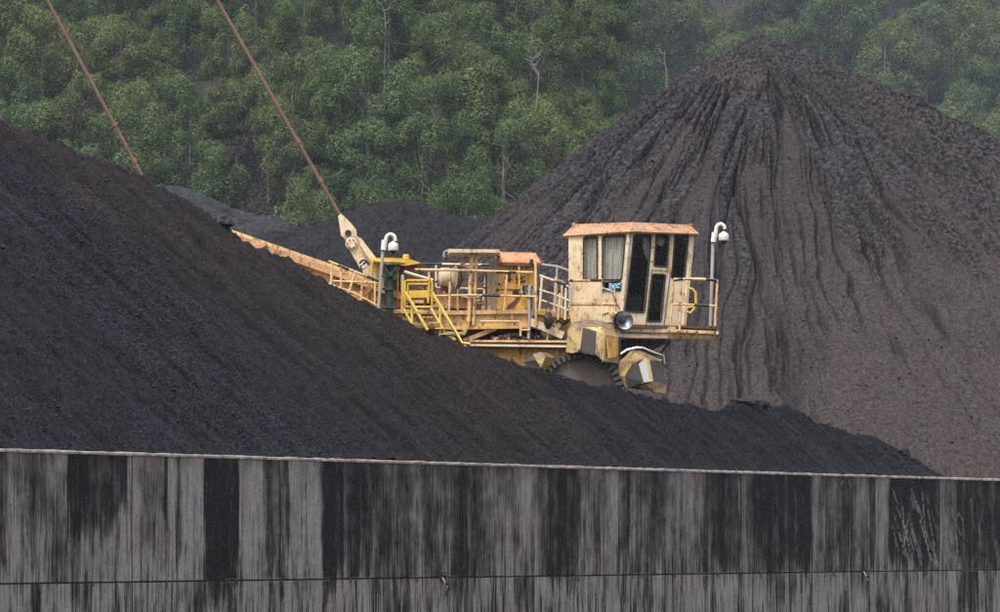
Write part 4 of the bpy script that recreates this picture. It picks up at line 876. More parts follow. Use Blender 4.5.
# --- ochre electrical cabinet with ribbed orange roof
cab2 = beampx('machinery_cabinet', MT['ochre'], [(499.5, 262), (537.5, 263), (536, 309.3), (497, 309.3)], .35, 1.7)
m = MB(); FA, FB, BA, BB = P(499.5, 263, .1), P(541.5, 263.7, .1), P(494, 252.5, 1.4), P(536, 253.5, 1.4); n_ = 22; vs = []
for k in range(n_ * 2 + 1):
    f_ = k / (n_ * 2); z_ = .035 * (k % 2)
    for q in (FA.lerp(FB, f_), BA.lerp(BB, f_)): vs.append(q + Vector((0, 0, z_)))
m.add(vs, [(2 * k, 2 * k + 2, 2 * k + 3, 2 * k + 1) for k in range(n_ * 2)]); m.add([v - Vector((0, 0, .05)) for v in vs], [(2 * k, 2 * k + 1, 2 * k + 3, 2 * k + 2) for k in range(n_ * 2)])
part('ribbed_roof', MT['orange'], m, cab2)
m = MB(); m.loft([FA, FB, FB - Vector((0, 0, .06)), FA - Vector((0, 0, .06))], [p + Vector((0, .1, 0)) for p in (FA, FB, FB - Vector((0, 0, .06)), FA - Vector((0, 0, .06)))])
m.loft([P(536.5, 254, 1.3), P(543, 262, .1), P(540.5, 266, .1), P(536, 257, 1.3)], [p + Vector((-.05, .02, 0)) for p in (P(536.5, 254, 1.3), P(543, 262, .1), P(540.5, 266, .1), P(536, 257, 1.3))])
part('roof_edge', MT['rust'], m, cab2)
m = MB(); m.box8([P(499.6, 289.6, .32), P(537, 289.8, .32), P(537, 289.8, .36), P(499.6, 289.6, .36), P(499.6, 288.9, .32), P(537, 289.1, .32), P(537, 289.1, .36), P(499.6, 288.9, .36)]); m.beam(P(520.5, 264, .33), P(520, 289, .33), .03, .015); part('door_seam', MT['rust'], m, cab2)
m = MB()
for (x, y, rr) in ((515.6, 293, .085), (509, 279.5, .05), (499, 284, .03), (497.5, 290, .04), (498, 295, .025)): m.lathe(P(x, y, .34), (0, -1, 0), [(0, rr), (.03, rr * .9), (.03, .005)], 14)
tubepx(m, [(509, 272), (509, 280)], .3, .03)
part('rust_knockouts', MT['dark'], m, cab2)
m = MB()
for q in ([(516.3, 276), (516.8, 281)], [(519.5, 275.5), (519.2, 281.5)], [(519.4, 278.2), (521.8, 277.2), (521.6, 281.3)], [(516, 282.3), (524, 282)], [(523, 277), (525, 276.3)], [(523.2, 281), (525, 279.5), (524.6, 282)]): tubepx(m, q, .335, .014, 5)
part('scrawled_marks', MT['dark'], m, cab2)
m = MB(); m.prism([(508, 305), (514, 301), (519, 294), (523, 292), (518, 302), (513, 308), (507, 309)], .335, .02); part('oil_stain', MT['rust'], m, cab2)
m = MB(); m.prism([(520.5, 285.5), (533.5, 286.5), (533, 294), (521, 293.5)], -.05, .2); jb = part('junction_box', MT['creamlight'], m)
m = MB(); tubepx(m, [(522, 286), (533, 287)], -.1, .025); tubepx(m, [(523, 292), (527, 297), (530, 300), (531, 308)], -.12, .03); tubepx(m, [(527, 290), (529, 296), (533, 298)], -.14, .025); m.lathe(P(523.5, 289, -.06), (0, -1, 0), [(0, .05), (.04, .05), (.04, .01)], 10); part('box_cables', MT['rubber'], m, jb)
m = MB(); m.lathe(P(531.5, 267, .0), (0, 0, 1), [(0, .05), (.2, .05), (.2, .02)], 10); m.lathe(P(534, 253, .9), (0, 0, 1), [(0, .03), (.1, .03)], 8); part('roof_lamp', MT['dark'], m)

# --- bridge railing up to the cab
railing('bridge_railing', MT['cream'], [(539.5, 275.5), (548, 278.5), (556, 281.5), (570, 286)], [[(539, 289.5), (553, 294), (570, 301)], [(541, 300), (555, 305), (570, 311)]],
        [(542, 277, 539.5, 311), (556, 277, 554, 312), (560, 293, 558, 320), (566, 288, 565, 320)], -.25, .034, [[(554, 281), (570, 286)]])
railing('bridge_railing', MT['pale_pipe'], [(541, 264.5), (557, 266.5), (570, 271)], [[(540, 278), (562, 281), (568, 287)]], [(557, 267, 556, 312)], 2.3, .036)
beampx('bridge_deck', MT['ochre'], [(536, 310), (571, 315), (571, 319), (536, 314)], -.1, 2.4)
beampx('bridge_side_plate', MT['tan'], [(545, 318), (571, 321), (571, 336), (556, 334)], .6, .2)
m = MB(); tubepx(m, arc(566, 291, 5, 5, 90, -10, 6) + [(571, 300), (569, 308)], -.3, .035); part('safety_hoop', MT['pale_pipe'], m, smooth=50)

# ------------------------------------------------------------------ operator cab
CT, CB_ = P(629.5, 230.5, .3), P(620.5, 324, .3)          # front corner, top and bottom
LT, LB = P(569, 235, 1.75), P(569.5, 325.5, 1.75)
RT, RB = P(692.5, 232.5, .95), P(683.5, 326, .95)
BLT, BLB = P(575, 236, 4.1), P(575.5, 326, 4.1); BRT, BRB = P(690, 234, 3.6), P(682, 326, 3.6)
EYEV = Vector((0, 0, EYE))
def onplane(px, py, pl, off=0.0):
    o_, n_ = pl; d = Vector(((px - 500) / F, 1, (HZ - py) / F)); t_ = (o_ + n_ * off - EYEV).dot(n_) / d.dot(n_); return EYEV + d * t_
def plane(a, b, c):
    n_ = (b - a).cross(c - a).normalized(); 
    if n_.y > 0: n_ = -n_
    return (a, n_)
PL_L = plane(LT, LB, CT); PL_R = plane(CT, CB_, RT)
def rr(q, rad=2.2, n=4):
    """px quad with rounded corners"""
    out = []
    for i in range(4):
        p, a, b = Vector(q[i]), Vector(q[i - 1]), Vector(q[(i + 1) % 4]); s_ = p + (a - p).normalized() * rad; e_ = p + (b - p).normalized() * rad
        for k in range(n + 1): f_ = k / n; out.append(tuple((s_ * (1 - f_) ** 2 + p * 2 * f_ * (1 - f_) + e_ * f_ ** 2)))
    return out
def plate(name, outer, holes, pl, th, mat, parent, off=0.0):
    loops = [[onplane(x, y, pl, off) for x, y in lp] for lp in [outer] + holes]; nrm = pl[1]
    tris = tessellate_polygon(loops); flat = [p for lp in loops for p in lp]; n = len(flat); m = MB()
    m.add(flat + [p - nrm * th for p in flat], [tuple(t_) for t_ in tris] + [tuple(i + n for i in reversed(t_)) for t_ in tris])
    k = 0; fs = []
    for lp in loops:
        c_ = len(lp)
        for i in range(c_): a, b = k + i, k + (i + 1) % c_; fs.append((a, b, b + n, a + n))
        k += c_
    m.f.extend(fs); m.m.extend([0] * len(fs)); return part(name, mat, m, parent)
WL1 = rr([(583.5, 237), (597.5, 236.5), (597.5, 279.5), (583.5, 279.5)]); WL2 = rr([(602.5, 236), (625.5, 235), (621.5, 279.8), (602.5, 279.8)]); WL3 = rr([(602.5, 282.5), (621, 281.5), (620.5, 290.5), (602.5, 290.5)], 1)
WR1 = rr([(634, 235), (651.5, 235), (644.5, 312.5), (625, 311.5)], 2.5)
WR2 = rr([(656.5, 235), (669, 235.5), (667, 266.8), (654.2, 266)], 2); WR3 = rr([(652.5, 274), (665.5, 274.5), (661, 321.5), (647.5, 321.5)], 2); WR4 = rr([(675, 235.5), (688.5, 235.5), (684.5, 278), (671.5, 278)], 1.5)
cabE = bpy.data.objects.new('operator_cab', None); COL.objects.link(cabE); cabE.parent = rec; BASE[cabE.name] = BASE[rec.name]
plate('side_wall', [(568.5, 233.5), (629.5, 230), (620.8, 324.5), (569, 325.5)], [WL1, WL2, WL3], PL_L, .07, MT['cream'], cabE)
plate('front_wall', [(629.5, 230), (692.5, 232), (683.5, 326), (620.8, 325)], [WR1, WR2, WR3, WR4], PL_R, .07, MT['creamlight'], cabE)
m = MB()
for a, b, c, d in ((LT, LB, BLB, BLT), (RT, RB, BRB, BRT), (BLT, BLB, BRB, BRT)):
    nn_ = (b - a).cross(c - a).normalized() * .06; m.box8([a, b, b + nn_, a + nn_, d, c, c + nn_, d + nn_])
part('rear_walls', MT['cream'], m, cabE)
m = MB(); m.loft([LB, CB_, RB, BRB, BLB], [p - Vector((0, 0, .08)) for p in (LB, CB_, RB, BRB, BLB)]); part('cab_floor', MT['rust'], m, cabE)
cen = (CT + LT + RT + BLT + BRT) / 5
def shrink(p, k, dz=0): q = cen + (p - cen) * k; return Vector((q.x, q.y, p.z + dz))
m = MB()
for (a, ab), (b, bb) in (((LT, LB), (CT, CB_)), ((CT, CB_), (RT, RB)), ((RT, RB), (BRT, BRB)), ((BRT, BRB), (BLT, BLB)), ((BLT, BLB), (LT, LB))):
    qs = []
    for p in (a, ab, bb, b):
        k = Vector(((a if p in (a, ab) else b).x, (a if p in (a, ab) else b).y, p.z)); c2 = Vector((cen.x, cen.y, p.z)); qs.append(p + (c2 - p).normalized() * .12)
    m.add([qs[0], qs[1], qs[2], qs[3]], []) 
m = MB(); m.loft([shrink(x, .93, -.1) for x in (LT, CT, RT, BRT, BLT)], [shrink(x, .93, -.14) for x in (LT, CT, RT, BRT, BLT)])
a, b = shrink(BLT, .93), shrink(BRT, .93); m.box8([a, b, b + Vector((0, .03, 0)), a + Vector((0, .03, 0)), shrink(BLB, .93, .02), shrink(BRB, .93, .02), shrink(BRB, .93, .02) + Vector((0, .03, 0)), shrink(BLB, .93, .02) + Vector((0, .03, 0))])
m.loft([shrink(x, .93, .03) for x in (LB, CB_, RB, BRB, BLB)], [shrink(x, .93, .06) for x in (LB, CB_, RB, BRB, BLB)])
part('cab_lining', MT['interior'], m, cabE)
# seat and console seen dimly through the glass
m = MB(); q = P(655, 300, 2.0); m.box((q.x - .25, q.y, q.z - .3), (q.x + .25, q.y + .5, q.z - .15)); m.box((q.x - .22, q.y + .42, q.z - .15), (q.x + .22, q.y + .52, q.z + .6)); m.box((q.x - .9, q.y - .6, q.z - .5), (q.x - .4, q.y - .1, q.z + .1)); part('operator_seat', MT['rubber'], m, cabE)
# roof
def rp(px, py, d): return P(px, py, d)
RE = [rp(563.5, 234.5, 1.85), rp(632, 230.0, .1), rp(698, 232.5, .85), rp(699, 235.0, 3.9), rp(567, 238, 4.4)]
RI = [rp(574, 225.2, 2.3), rp(632, 223.0, .6), rp(691, 225.8, 1.3), rp(691, 227.0, 3.3), rp(575, 227.5, 3.8)]
m = MB(); nR = 5; vs = RE + RI + [p - Vector((0, 0, .05)) for p in RE]
m.add(vs, [(i, (i + 1) % 5, 5 + (i + 1) % 5, 5 + i) for i in range(5)] + [(5, 6, 7, 8, 9)] + [(10 + i, 10 + (i + 1) % 5, (i + 1) % 5, i) for i in range(5)] + [(14, 13, 12, 11, 10)])
roof = part('cab_roof', MT['orange'], m, cabE)
m = MB()
for i in (0, 1): m.tube([RE[i] - Vector((0, 0, .03)), RE[i + 1] - Vector((0, 0, .03))], .035, 6)
m.tube([RE[1], RI[1]], .035, 6); m.tube([RI[0], RI[1], RI[2]], .025, 6); m.lathe(RI[0], (0, 0, 1), [(0, .05), (.04, .05), (.06, .02)], 8); m.lathe(RI[2], (0, 0, 1), [(0, .05), (.04, .05), (.06, .02)], 8); part('roof_trim', MT['orange'], m, roof, 40)
# windows: gasket, pane
for (wn, q, pl) in (('window', WL1, PL_L), ('window', WL2, PL_L), ('window', WL3, PL_L), ('windshield', WR1, PL_R), ('window', WR2, PL_R), ('window', WR3, PL_R), ('window', WR4, PL_R)):
    m = MB(); pp = [onplane(x, y, pl, .008) for x, y in q]; m.tube(pp + [pp[0]], .022, 6); g_ = MB()
    fr_ = m.build(wn + '_gasket' if False else wn, MT['rubber'], cabE, smooth=50)
# panes are parts of the cab too
for q, pl in ((WL1, PL_L), (WL2, PL_L), (WR1, PL_R), (WR2, PL_R), (WR3, PL_R), (WR4, PL_R)):
    m = MB(); pp = [onplane(x, y, pl, -.035) for x, y in q]; m.add(pp, [tuple(t_) for t_ in tessellate_polygon([pp])]); part('window_pane', MT['glass'], m, cabE)
# curtains behind the left windows
for (x0, x1, xb0, xb1) in ((582.5, 598.5, 582.5, 598.5), (601.5, 626.5, 601.5, 622.8)):
    n_, k_ = 26, 10; vs = []
    for i in range(n_):
        for j in range(k_):
            f_, g_ = i / (n_ - 1), j / (k_ - 1); xx = (x0 + (x1 - x0) * f_) * (1 - g_) + (xb0 + (xb1 - xb0) * f_) * g_; vs.append(onplane(xx, 235 + 45.5 * g_, PL_L, -.12 - .025 * math.sin(f_ * 22 + g_ * 1.5) - .012 * math.sin(f_ * 51)))
    m = MB(); m.add(vs, [(i * k_ + j, (i + 1) * k_ + j, (i + 1) * k_ + j + 1, i * k_ + j + 1) for i in range(n_ - 1) for j in range(k_ - 1)]); part('curtain', MT['curtain'], m, cabE, 60)
m = MB(); vs = []
for i in range(9):
    f_ = i / 8
    for x, y in ((643.5 + 7.5 * f_, 237), (642.5 + 8 * f_, 246), (644.5 + 6 * f_, 254), (647 + 3 * f_, 262 - 4 * abs(f_ - .5))): vs.append(onplane(x, y, PL_R, -.16 - .04 * math.sin(f_ * 11 + y)))
m.add(vs, [(i * 4 + j, i * 4 + 4 + j, i * 4 + 5 + j, i * 4 + 1 + j) for i in range(8) for j in range(3)]); part('curtain', plain('dingy_grey_curtain', (.30, .29, .28), .9), m, cabE, 60, 'bunched grey curtain hanging inside the windshield')
m = MB(); m.lathe(onplane(660, 241.5, PL_R, -.3), (0.2, -1, 0), [(0, .1), (.05, .12), (.07, .06), (.07, .01)], 14); part('cab_fan', MT['pale_pipe'], m, cabE, 30)
# door leaf outline, seams and edge mouldings
m = MB(); pp = [onplane(x, y, PL_R, .012) for x, y in ((655, 233), (671.5, 233.5), (668.5, 270.5), (651.8, 269.5))]; m.tube(pp + [pp[0]], .02, 5); part('hatch_frame', MT['tan'], m, cabE)
m = MB(); 
for a, b in (((652, 271), (646, 324)), ((670.5, 271), (664, 325))): m.tube([onplane(*a, PL_R, .008), onplane(*b, PL_R, .008)], .012, 5)
part('door_edge', MT['rust'], m, cabE)
m = MB(); m.tube([onplane(629.3, 231, PL_R, .01), onplane(620.8, 324, PL_R, .01)], .045, 8); m.tube([onplane(692, 233, PL_R, .0), onplane(683.3, 325, PL_R, .0)], .04, 8); part('corner_moulding', MT['creamlight'], m, cabE, 50)
m = MB(); m.tube([onplane(568.5, 280.4, PL_L, .02), onplane(603, 280.4, PL_L, .02)], .022, 6); m.tube([onplane(569, 304.2, PL_L, .02), onplane(618, 304.2, PL_L, .02)], .018, 6); part('side_rail', MT['tan'], m, cabE, 50)
m = MB(); m.tube([onplane(570, 280.2, PL_L, .026), onplane(573, 280.2, PL_L, .026)], .026, 6); m.tube([onplane(591, 280.2, PL_L, .026), onplane(602, 280.0, PL_L, .026)], .026, 6); part('worn_band', MT['rubber'], m, cabE, 50)
for q in ([(583, 282), (583, 304)], [(602, 282), (602, 325)], [(614.8, 288), (615, 312)]):
    m = MB(); m.tube([onplane(*q[0], PL_L, .02), onplane(*q[1], PL_L, .02)], .02, 6); part('panel_strip', MT['cream'], m, cabE, 50)
plate('lower_side_panel', [(570, 306), (609, 306), (609, 312), (602, 314), (602, 323.5), (570, 324)], [], PL_L, .03, MT['cream'], cabE, .035)
plate('upper_side_panel', [(569.5, 282.2), (601, 282.2), (601, 303), (569.5, 303)], [], PL_L, .03, MT['cream'], cabE, .035)
m = MB(); m.lathe(onplane(613, 313.5, PL_L, .0), (-.3, -1, 0), [(0, .09), (.1, .09), (.12, .05), (.12, .01)], 12); m.tube([onplane(611, 308, PL_L, .06), onplane(618, 316, PL_L, .1)], .03, 6); part('lamp_bracket', MT['tan'], m, cabE, 40)
m = MB(); a = onplane(612, 293, PL_L, .06); b = onplane(621, 311, PL_L, .12); m.tube([a, a.lerp(b, .5) - Vector((0, 0, .03)), b], .012, 5); part('lamp_cable', MT['rubber'], m, cabE)
# sill band and floor frame
m = MB(); q0, q1, q2 = onplane(569, 326, PL_L, .05), onplane(620.6, 326.0, PL_L, .05), onplane(684, 327, PL_R, .05); dz = Vector((0, 0, -.32))
bk = Vector((0, .9, 0)); m.box8([onplane(609, 325.5, PL_L, .06), q1, q1 + dz, onplane(609, 325.5, PL_L, .06) + dz] + [p + bk for p in (onplane(609, 325.5, PL_L, .06), q1, q1 + dz, onplane(609, 325.5, PL_L, .06) + dz)])
m.box8([q1, q2, q2 + dz, q1 + dz] + [p + bk for p in (q1, q2, q2 + dz, q1 + dz)]); sf = part('sill_frame', MT['creamlight'], m, cabE)
m = MB(); m.tube([q1 + dz * .52 - Vector((0, .03, 0)), q2 + dz * .52 - Vector((0, .03, 0))], .018, 5); m.tube([q1 + dz - Vector((0, .02, 0)), q2 + dz - Vector((0, .02, 0))], .025, 5); part('sill_seams', MT['rust'], m, cabE)
# searchlight
lc = P(622.8, 321, -.15); ax = Vector((.28, -1, .05)).normalized()
m = MB(); m.lathe(lc - ax * .16, ax, [(-.06, .06), (-.03, .15), (.08, .245), (.17, .262), (.19, .262), (.19, .240), (.17, .237)], 36, (1, 0)); sl = part('searchlight', MT['rubber'], m, cabE, 40)
m = MB(); m.lathe(lc - ax * .02, ax, [(.17, .236), (.13, .215), (.07, .17), (.03, .10), (0, .02)], 40, (0, 0)); part('lamp_reflector', MT['reflector'], m, cabE, 60)
m = MB(); m.lathe(lc, ax, [(0, .05), (.10, .06), (.13, .045), (.14, .01)], 16); part('lamp_bulb', MT['dark'], m, cabE, 40)
# platform to the right of the cab
FP = [P(676, 325.5, -.15), P(716, 327.5, .15), P(716.5, 329.0, 2.2), P(677, 327.8, 2.0)]
m = MB(); m.loft(FP, [p - Vector((0, 0, .05)) for p in FP]); fpf = part('side_platform', MT['rust'], m, rec)
m = MB(); fr0, fr1 = P(670, 329, -.18), P(717, 331, .12)
m.box8([fr0, fr1, fr1 - Vector((0, 0, .08)), fr0 - Vector((0, 0, .08))] + [p + Vector((0, .08, 0)) for p in (fr0, fr1, fr1 - Vector((0, 0, .08)), fr0 - Vector((0, 0, .08)))])
part('platform_channel', MT['tan'], m, rec)
m = MB(); g0, g1 = P(668, 332.5, -.1), P(716, 334, .2); m.box8([g0, g1, g1 - Vector((0, 0, .13)), g0 - Vector((0, 0, .13))] + [p + Vector((0, .06, 0)) for p in (g0, g1, g1 - Vector((0, 0, .13)), g0 - Vector((0, 0, .13)))]); part('platform_grating', MT['worn'], m, rec)
m = MB()
for x in (669, 678, 687, 697, 715): m.beam(P(x, 331, -.2), P(x, 339, -.2), .06, .05)
m.beam(P(668, 339, -.16), P(716, 339.6, .1), .07, .05); m.beam(P(715.5, 331, .3), P(716, 338, .3), .5, .06); part('platform_ribs', MT['rust'], m, rec)
m = MB(); m.lathe(P(716.8, 333, .05), (0, -1, 0), [(0, .045), (.1, .045), (.1, .01)], 12); part('clearance_lamp', MT['white'], m, rec, 40)
sr = railing('side_platform_railing', MT['tan'], [(673, 281), (674, 279.3), (690, 278.8), (712, 279.5), (717, 280.5), (718, 282)], [[(672, 304.3), (694, 304.8), (716, 306)]], [(681, 281, 679.5, 331), (717.3, 283, 715, 326), (673, 283, 670.5, 326)], [-.15] * 0 or -.12, .036,
             [[(673, 280), (683, 279)], [(706, 279.3), (717, 280.3)], [(694, 305), (709, 305.6)]])
m = MB(); tubepx(m, [(686, 278), (705, 278.5)], 1.9, .034); part('rear_rail', MT['yellow'], m, rec, 50)
m = MB(); tubepx(m, [(688, 288.2), (692.5, 289), (695.5, 292.5), (696, 303), (694, 309), (690.5, 313), (687, 312)], .4, .036); tubepx(m, [(687.5, 307.5), (700, 305.5)], .4, .03); part('grab_handle', MT['yellow'], m, rec, 50)

# --- under the cab: dark frame and wheel gear case
m = MB(); m.prism([(600, 340), (668, 341), (655, 347), (640, 352), (612, 356), (600, 350)], .9, 1.6); part('cab_bracket', MT['dark'], m)
m = MB(); m.beam(P(670, 341, 1.0), P(661, 353, 1.0), .12, .07); m.beam(P(600, 372, 1.2), P(640, 340, 1.4), .5, .5); part('bracket_brace', MT['dark'], m)
beampx('wheel_arm', MT['ochre'], [(560, 340), (600, 340), (600, 400), (560, 400)], 1.1, .8)

# ------------------------------------------------------------------ bucket wheel: toothed rim, plate, buckets
wc = P(581, 396, -.35); WRr = 1.14
whE = bpy.data.objects.new('bucket_wheel', None); COL.objects.link(whE); whE.parent = rec; BASE[whE.name] = BASE[rec.name]
wax = Vector((-.16, -1, .04)).normalized(); wu_ = Vector((1, -.16, 0)).normalized(); wv_ = wu_.cross(wax); wv_ = wv_ if wv_.z > 0 else -wv_
def wp(ang, r, o_=0.0): return wc + (wu_ * math.cos(ang) + wv_ * math.sin(ang)) * r + wax * o_
m = MB(); N_ = 96; prof = [(WRr - .10, .10), (WRr - .02, .12), (WRr, .05), (WRr, -.35), (WRr - .10, -.35)]; vs = [wp(2 * math.pi * k / N_, r, o_) for k in range(N_) for r, o_ in prof]; q = len(prof)
m.add(vs, [(k * q + j, ((k + 1) % N_) * q + j, ((k + 1) % N_) * q + (j + 1) % q, k * q + (j + 1) % q) for k in range(N_) for j in range(q)]); part('rim', MT['dark'], m, whE, 30)
m = MB()
for k in range(44):
    a = 2 * math.pi * k / 44; da = .042; c = []
    for o_ in (.19, .09):
        for r, s_ in ((WRr - .17, -1), (WRr + .02, -1), (WRr + .02, 1), (WRr - .17, 1)): c.append(wp(a + s_ * da, r, o_))
    m.box8(c)
part('rim_teeth', plain('coal_caked_steel', (.06, .052, .05), .7, 0, .5, 20), m, whE)
m = MB(); n_ = 64; ring = [0.0, .25, .5, .75, 1.0]; vs = []
for k in range(n_):
    for j, f_ in enumerate(ring):
        a = 2 * math.pi * k / n_; r = max(.01, (WRr - .1) * f_); vs.append(wp(a, r, .02 + .05 * (1 - f_) + .03 * mnoise.noise(Vector((math.cos(a) * r * 3, math.sin(a) * r * 3, 1)))))
q = len(ring); m.add(vs, [(k * q + j, ((k + 1) % n_) * q + j, ((k + 1) % n_) * q + j + 1, k * q + j + 1) for k in range(n_) for j in range(q - 1)]); part('hub_plate', MT['wheelplate'], m, whE, 60)
def facet(mat, pts, parent, nm): m = MB(); m.add([P(*p) for p in pts], [tuple(range(len(pts)))]); return part(nm, mat, m, parent)
def solid(nm, mat, front, back, parent, label=None):
    """faceted shell from a front outline and a back outline (px, py, d)"""
    m = MB(); m.loft([P(*p) for p in front], [P(*p) for p in back]); return part(nm, mat, m, parent, None, label)
# bucket over the rim
b1 = bpy.data.objects.new('bucket', None); COL.objects.link(b1); b1.parent = whE; BASE[b1.name] = BASE[rec.name]
def shell(mb_, pts, th=.05):
    ps = [P(*p) for p in pts]; n3 = (ps[1] - ps[0]).cross(ps[2] - ps[0]).normalized(); n3 = n3 if n3.y > 0 else -n3; mb_.loft(ps, [p + n3 * th for p in ps])
m = MB()
shell(m, [(567.5, 352, -.5), (569, 330, -.45), (574, 323, -.3), (583, 327, -.75), (580, 350, -.85), (574, 353, -.7)]); shell(m, [(596.5, 331, -.85), (602, 327, -.8), (605.5, 335, -.9), (603.5, 361, -.95), (595.5, 354, -.95)]); shell(m, [(605.5, 335, -.9), (608, 331, -.6), (620, 337, -.25), (619.5, 360, -.3), (617.5, 363, -.4), (612, 361, -.8), (603.5, 361, -.95)])
shell(m, [(574, 323, -.3), (585, 319.5, .3), (603, 321, .3), (602, 327, -.8), (596.5, 331, -.85), (583, 327, -.75)]); shell(m, [(602, 327, -.8), (603, 321, .3), (612, 325, .3), (620, 337, -.25), (608, 331, -.6), (605.5, 335, -.9)])
shell(m, [(567.5, 352, -.5), (569, 330, -.45), (574, 323, -.3), (585, 319.5, .3), (580, 350, .3)])
part('bucket_shell', MT['worn'], m, whE, label='bucket at the top of the wheel, yellow worn steel')
m = MB(); shell(m, [(583, 327.2, -.74), (596.5, 331, -.84), (595.5, 355, -.93), (588, 354, -.9), (580, 350, -.83)], .3); part('packed_coal', MT['coaldust'], m, whE)
m = MB(); shell(m, [(607, 337, -.93), (617, 339, -.45), (616.5, 357, -.5), (609, 358, -.9)], .03); part('cutting_lip', MT['ochre'], m, whE)
m = MB(); tubepx(m, [(619.5, 337), (620, 362)], -.3, .04); part('bucket_edge', MT['dark'], m, whE); m = MB(); tubepx(m, [(603, 362), (613, 362.5), (619, 364)], -.9, .03); part('bucket_edge', MT['dark'], m, whE); m = MB(); m.beam(P(579, 350, -.9), P(588, 354, -1.0), .1, .06); part('bucket_edge', MT['dark'], m, whE)
# bucket at the right
m = MB()
shell(m, [(617, 376, -.3), (619, 362, -.35), (631, 351, -.5), (640, 351, -.5), (645, 358, -.8), (632, 364, -.9), (625, 376, -.8), (626, 388, -.75)]); shell(m, [(645, 357.5, -.85), (648, 360, -.95), (652, 381.5, -1.05), (643.5, 382, -1.1), (638.5, 364, -1.0)])
shell(m, [(640, 390, -.8), (643.5, 382, -1.1), (652, 380.5, -1.05), (653, 391, -.9)]); shell(m, [(652, 380.5, -1.05), (666.5, 384.5, -.5), (666, 394, -.5), (653, 391.5, -.9)])
shell(m, [(645, 358, -.8), (640, 351, -.5), (644, 350, .1), (664, 358, .1), (661, 361, -.3), (648, 360, -.9)])
part('bucket_shell', MT['worn'], m, whE, label='bucket at the right of the wheel with a bright worn lip')
m = MB(); shell(m, [(638.5, 364.2, -.98), (643.5, 382, -1.08), (640, 390, -.8), (628, 388, -.72), (626, 377, -.78), (632, 365, -.88)], .25); shell(m, [(648, 360, -.93), (661, 361, -.3), (666, 384, -.48), (652, 381, -1.03)], .25); part('packed_coal', MT['coaldust'], m, whE)
m = MB(); shell(m, [(638.7, 364, -1.01), (646, 359, -.95), (650, 381, -1.09), (644, 382, -1.12)], .02); shell(m, [(641, 384, -1.05), (645, 382.5, -1.13), (651, 381.5, -1.1), (648, 384, -1.05)], .02); part('worn_lip', MT['steel'], m, whE)
m = MB(); tubepx(m, [(621, 354), (627, 350), (637, 347.6), (643, 348), (655, 353), (663.5, 356), (664.5, 364)], -.6, .03, 6); part('lip_bar', MT['steel'], m, whE, 50)
m = MB(); shell(m, [(627, 351, -.45), (637, 348.5, -.45), (644, 349, -.45), (664, 357, -.1), (664, 366, -.1), (655, 360, -.3), (640, 355, -.6)], .2); part('packed_coal', MT['coaldust'], m, whE)
# bucket at the left, half sunk
m = MB(); shell(m, [(533, 354, -.5), (541, 352, -.45), (546, 356, -.6), (541, 367, -.75), (536, 360, -.7)]); shell(m, [(541, 352, -.45), (556, 355, -.1), (553, 358, -.3), (546, 356, -.6)]); shell(m, [(546, 356, -.6), (553, 358, -.3), (548, 362, -.4), (541, 367, -.75)]); part('bucket_shell', MT['worn'], m, whE, label='bucket at the left of the wheel, half sunk in coal')
m = MB(); shell(m, [(524, 362, -.5), (533, 354, -.5), (536, 360, -.7), (541, 368, -.7), (535, 380, -.6)], .3); part('packed_coal', MT['coaldust'], m, whE)

# ------------------------------------------------------------------ separate things on the machine
def camera_mast(lab, base, pole, bracket, neck, dome, d):
    e = thing('surveillance_camera', lab, 'security camera', P(*base, d)); m = MB(); tubepx(m, pole, d, .045, 10); m.build('pole', MT['pale_pipe'], e, smooth=50)
    m = MB(); tubepx(m, bracket, d - .03, .075, 10); m.build('pole_bracket', MT['white'], e, smooth=40); m = MB(); tubepx(m, neck, d - .03, .05, 10); m.build('gooseneck', MT['white'], e, smooth=60)
    c = P(*dome, d - .03); m = MB(); m.lathe(c + Vector((0, 0, .16)), (0, 0, -1), [(-.03, .03), (0, .06), (.03, .115), (.08, .135), (.20, .135), (.22, .125), (.225, .11)], 24); h_ = m.build('housing', MT['white'], e, smooth=40)
    m = MB(); m.lathe(c + Vector((0, 0, -.065)), (0, 0, -1), [(0, .105), (.03, .098), (.06, .075), (.085, .03), (.09, .004)], 20); m.build('camera_dome', MT['lensglass'], e, smooth=60)
    m = MB(); m.lathe(c + Vector((0, 0, -.03)), (0, 0, -1), [(0, .14), (.022, .14)], 24); m.build('dome_ring', MT['pale_pipe'], e, smooth=40)
camera_mast('white dome camera on a grey pole rising beside the green hydraulic post', (378.5, 309), [(378.5, 309), (381, 275), (383, 250)], [(383.5, 250), (384.5, 240)], [(385, 244)] + arc(390.6, 239.5, 4.6, 5.2, 170, 5, 9) + [(395.4, 241)], (393.2, 248.5), -.4)
camera_mast('white dome camera on a pale pole at the right end of the cab platform', (710.3, 326), [(710.3, 326), (711.5, 290), (713, 243)], [(713.4, 242), (714.6, 232.5)], [(715.5, 237), (716, 230)] + arc(720.5, 229, 4.3, 5, 150, 5, 8) + [(725, 229)], (723.7, 238.5), .3)
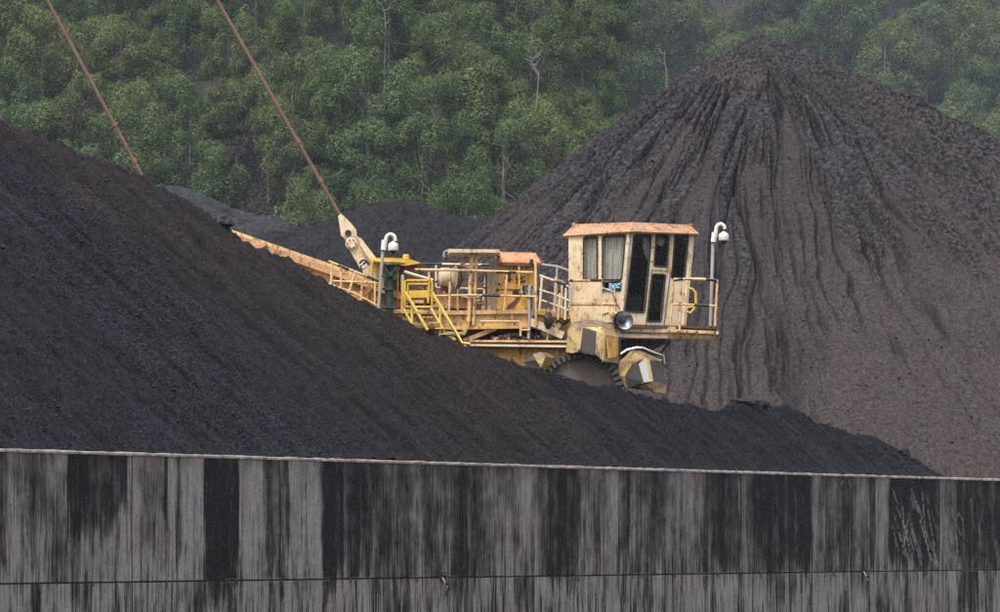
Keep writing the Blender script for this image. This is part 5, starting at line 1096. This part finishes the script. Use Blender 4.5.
# black sack on the bridge railing
bm = bmesh.new(); bmesh.ops.create_icosphere(bm, subdivisions=4, radius=1)
for v in bm.verts:
    v.co *= 1 + .14 * mnoise.noise(v.co * 2.3) + .06 * mnoise.noise(v.co * 6); z = v.co.z; v.co.x *= .125 * (1 if z > 0 else 1 + .1 * z); v.co.y *= .12; v.co.z *= .235 * (1 if z < 0 else .95)
q = P(548.5, 320.5, -.38); me = bpy.data.meshes.new('black_bag'); bm.to_mesh(me); bm.free(); me.materials.append(MT['bagcloth']); o = link_mesh('black_bag', me, None, q); setp(o, 'black plastic bag hanging on the bridge railing left of the cab', 'bag')
m = MB(); m.tube([P(546, 315, -.38), P(547, 303, -.3), P(548.5, 299, -.28)], .012, 5); m.tube([P(551, 315, -.38), P(549.5, 303, -.3), P(548.5, 299, -.28)], .012, 5)
o2 = MB(); o2.v, o2.f, o2.m = m.v, m.f, m.m; BASE[o.name] = q; o2.build('bag_strap', MT['bagcloth'], o)
# cloths in the small cab opening
for (x0, x1, y0, y1, mt_, lab, nm) in ((609, 621, 281.5, 288.5, 'cloth_blue', 'pale blue cloth stuffed in the small opening under the curtained cab window', 'blue_cloth'), (602.5, 614, 286, 291.5, 'cloth_white', 'crumpled white rag on the sill under the curtained cab window', 'white_rag')):
    n_ = 16; vs = []
    for i in range(n_):
        for j in range(n_):
            f_, g_ = i / (n_ - 1), j / (n_ - 1); yy = y0 + (y1 - y0) * g_ + (1 - g_) * 2.2 * abs(math.sin(f_ * 3 + .4)) - 1.0 * g_ * math.sin(f_ * 4)
            vs.append(onplane(x0 + (x1 - x0) * f_, yy, PL_L, .02 + .05 * mnoise.noise(Vector((f_ * 5, g_ * 4, x0)))))
    m = MB(); m.add(vs, [(i * n_ + j, (i + 1) * n_ + j, (i + 1) * n_ + j + 1, i * n_ + j + 1) for i in range(n_ - 1) for j in range(n_ - 1)]); m.add([v - PL_L[1] * .02 for v in vs], [(i * n_ + j, i * n_ + j + 1, (i + 1) * n_ + j + 1, (i + 1) * n_ + j) for i in range(n_ - 1) for j in range(n_ - 1)])
    o = m.build(nm, MT[mt_], base=onplane((x0 + x1) / 2, y1, PL_L), smooth=60); setp(o, lab, 'cloth')

# ------------------------------------------------------------------ drizzle haze
t = NT('haze_air'); t.t.nodes.remove(t.b); v = t.n('ShaderNodeVolumePrincipled'); v.inputs['Color'].default_value = (0.74, 0.83, 1.0, 1); v.inputs['Density'].default_value = 0.00018; v.inputs['Anisotropy'].default_value = 0.1
t.l(v.outputs[0], t.out.inputs['Volume'])
m = MB(); m.box((-330, -70, -1.2), (330, 910, 178)); o = m.build('haze', t.mat); setp(o, kind='stuff')
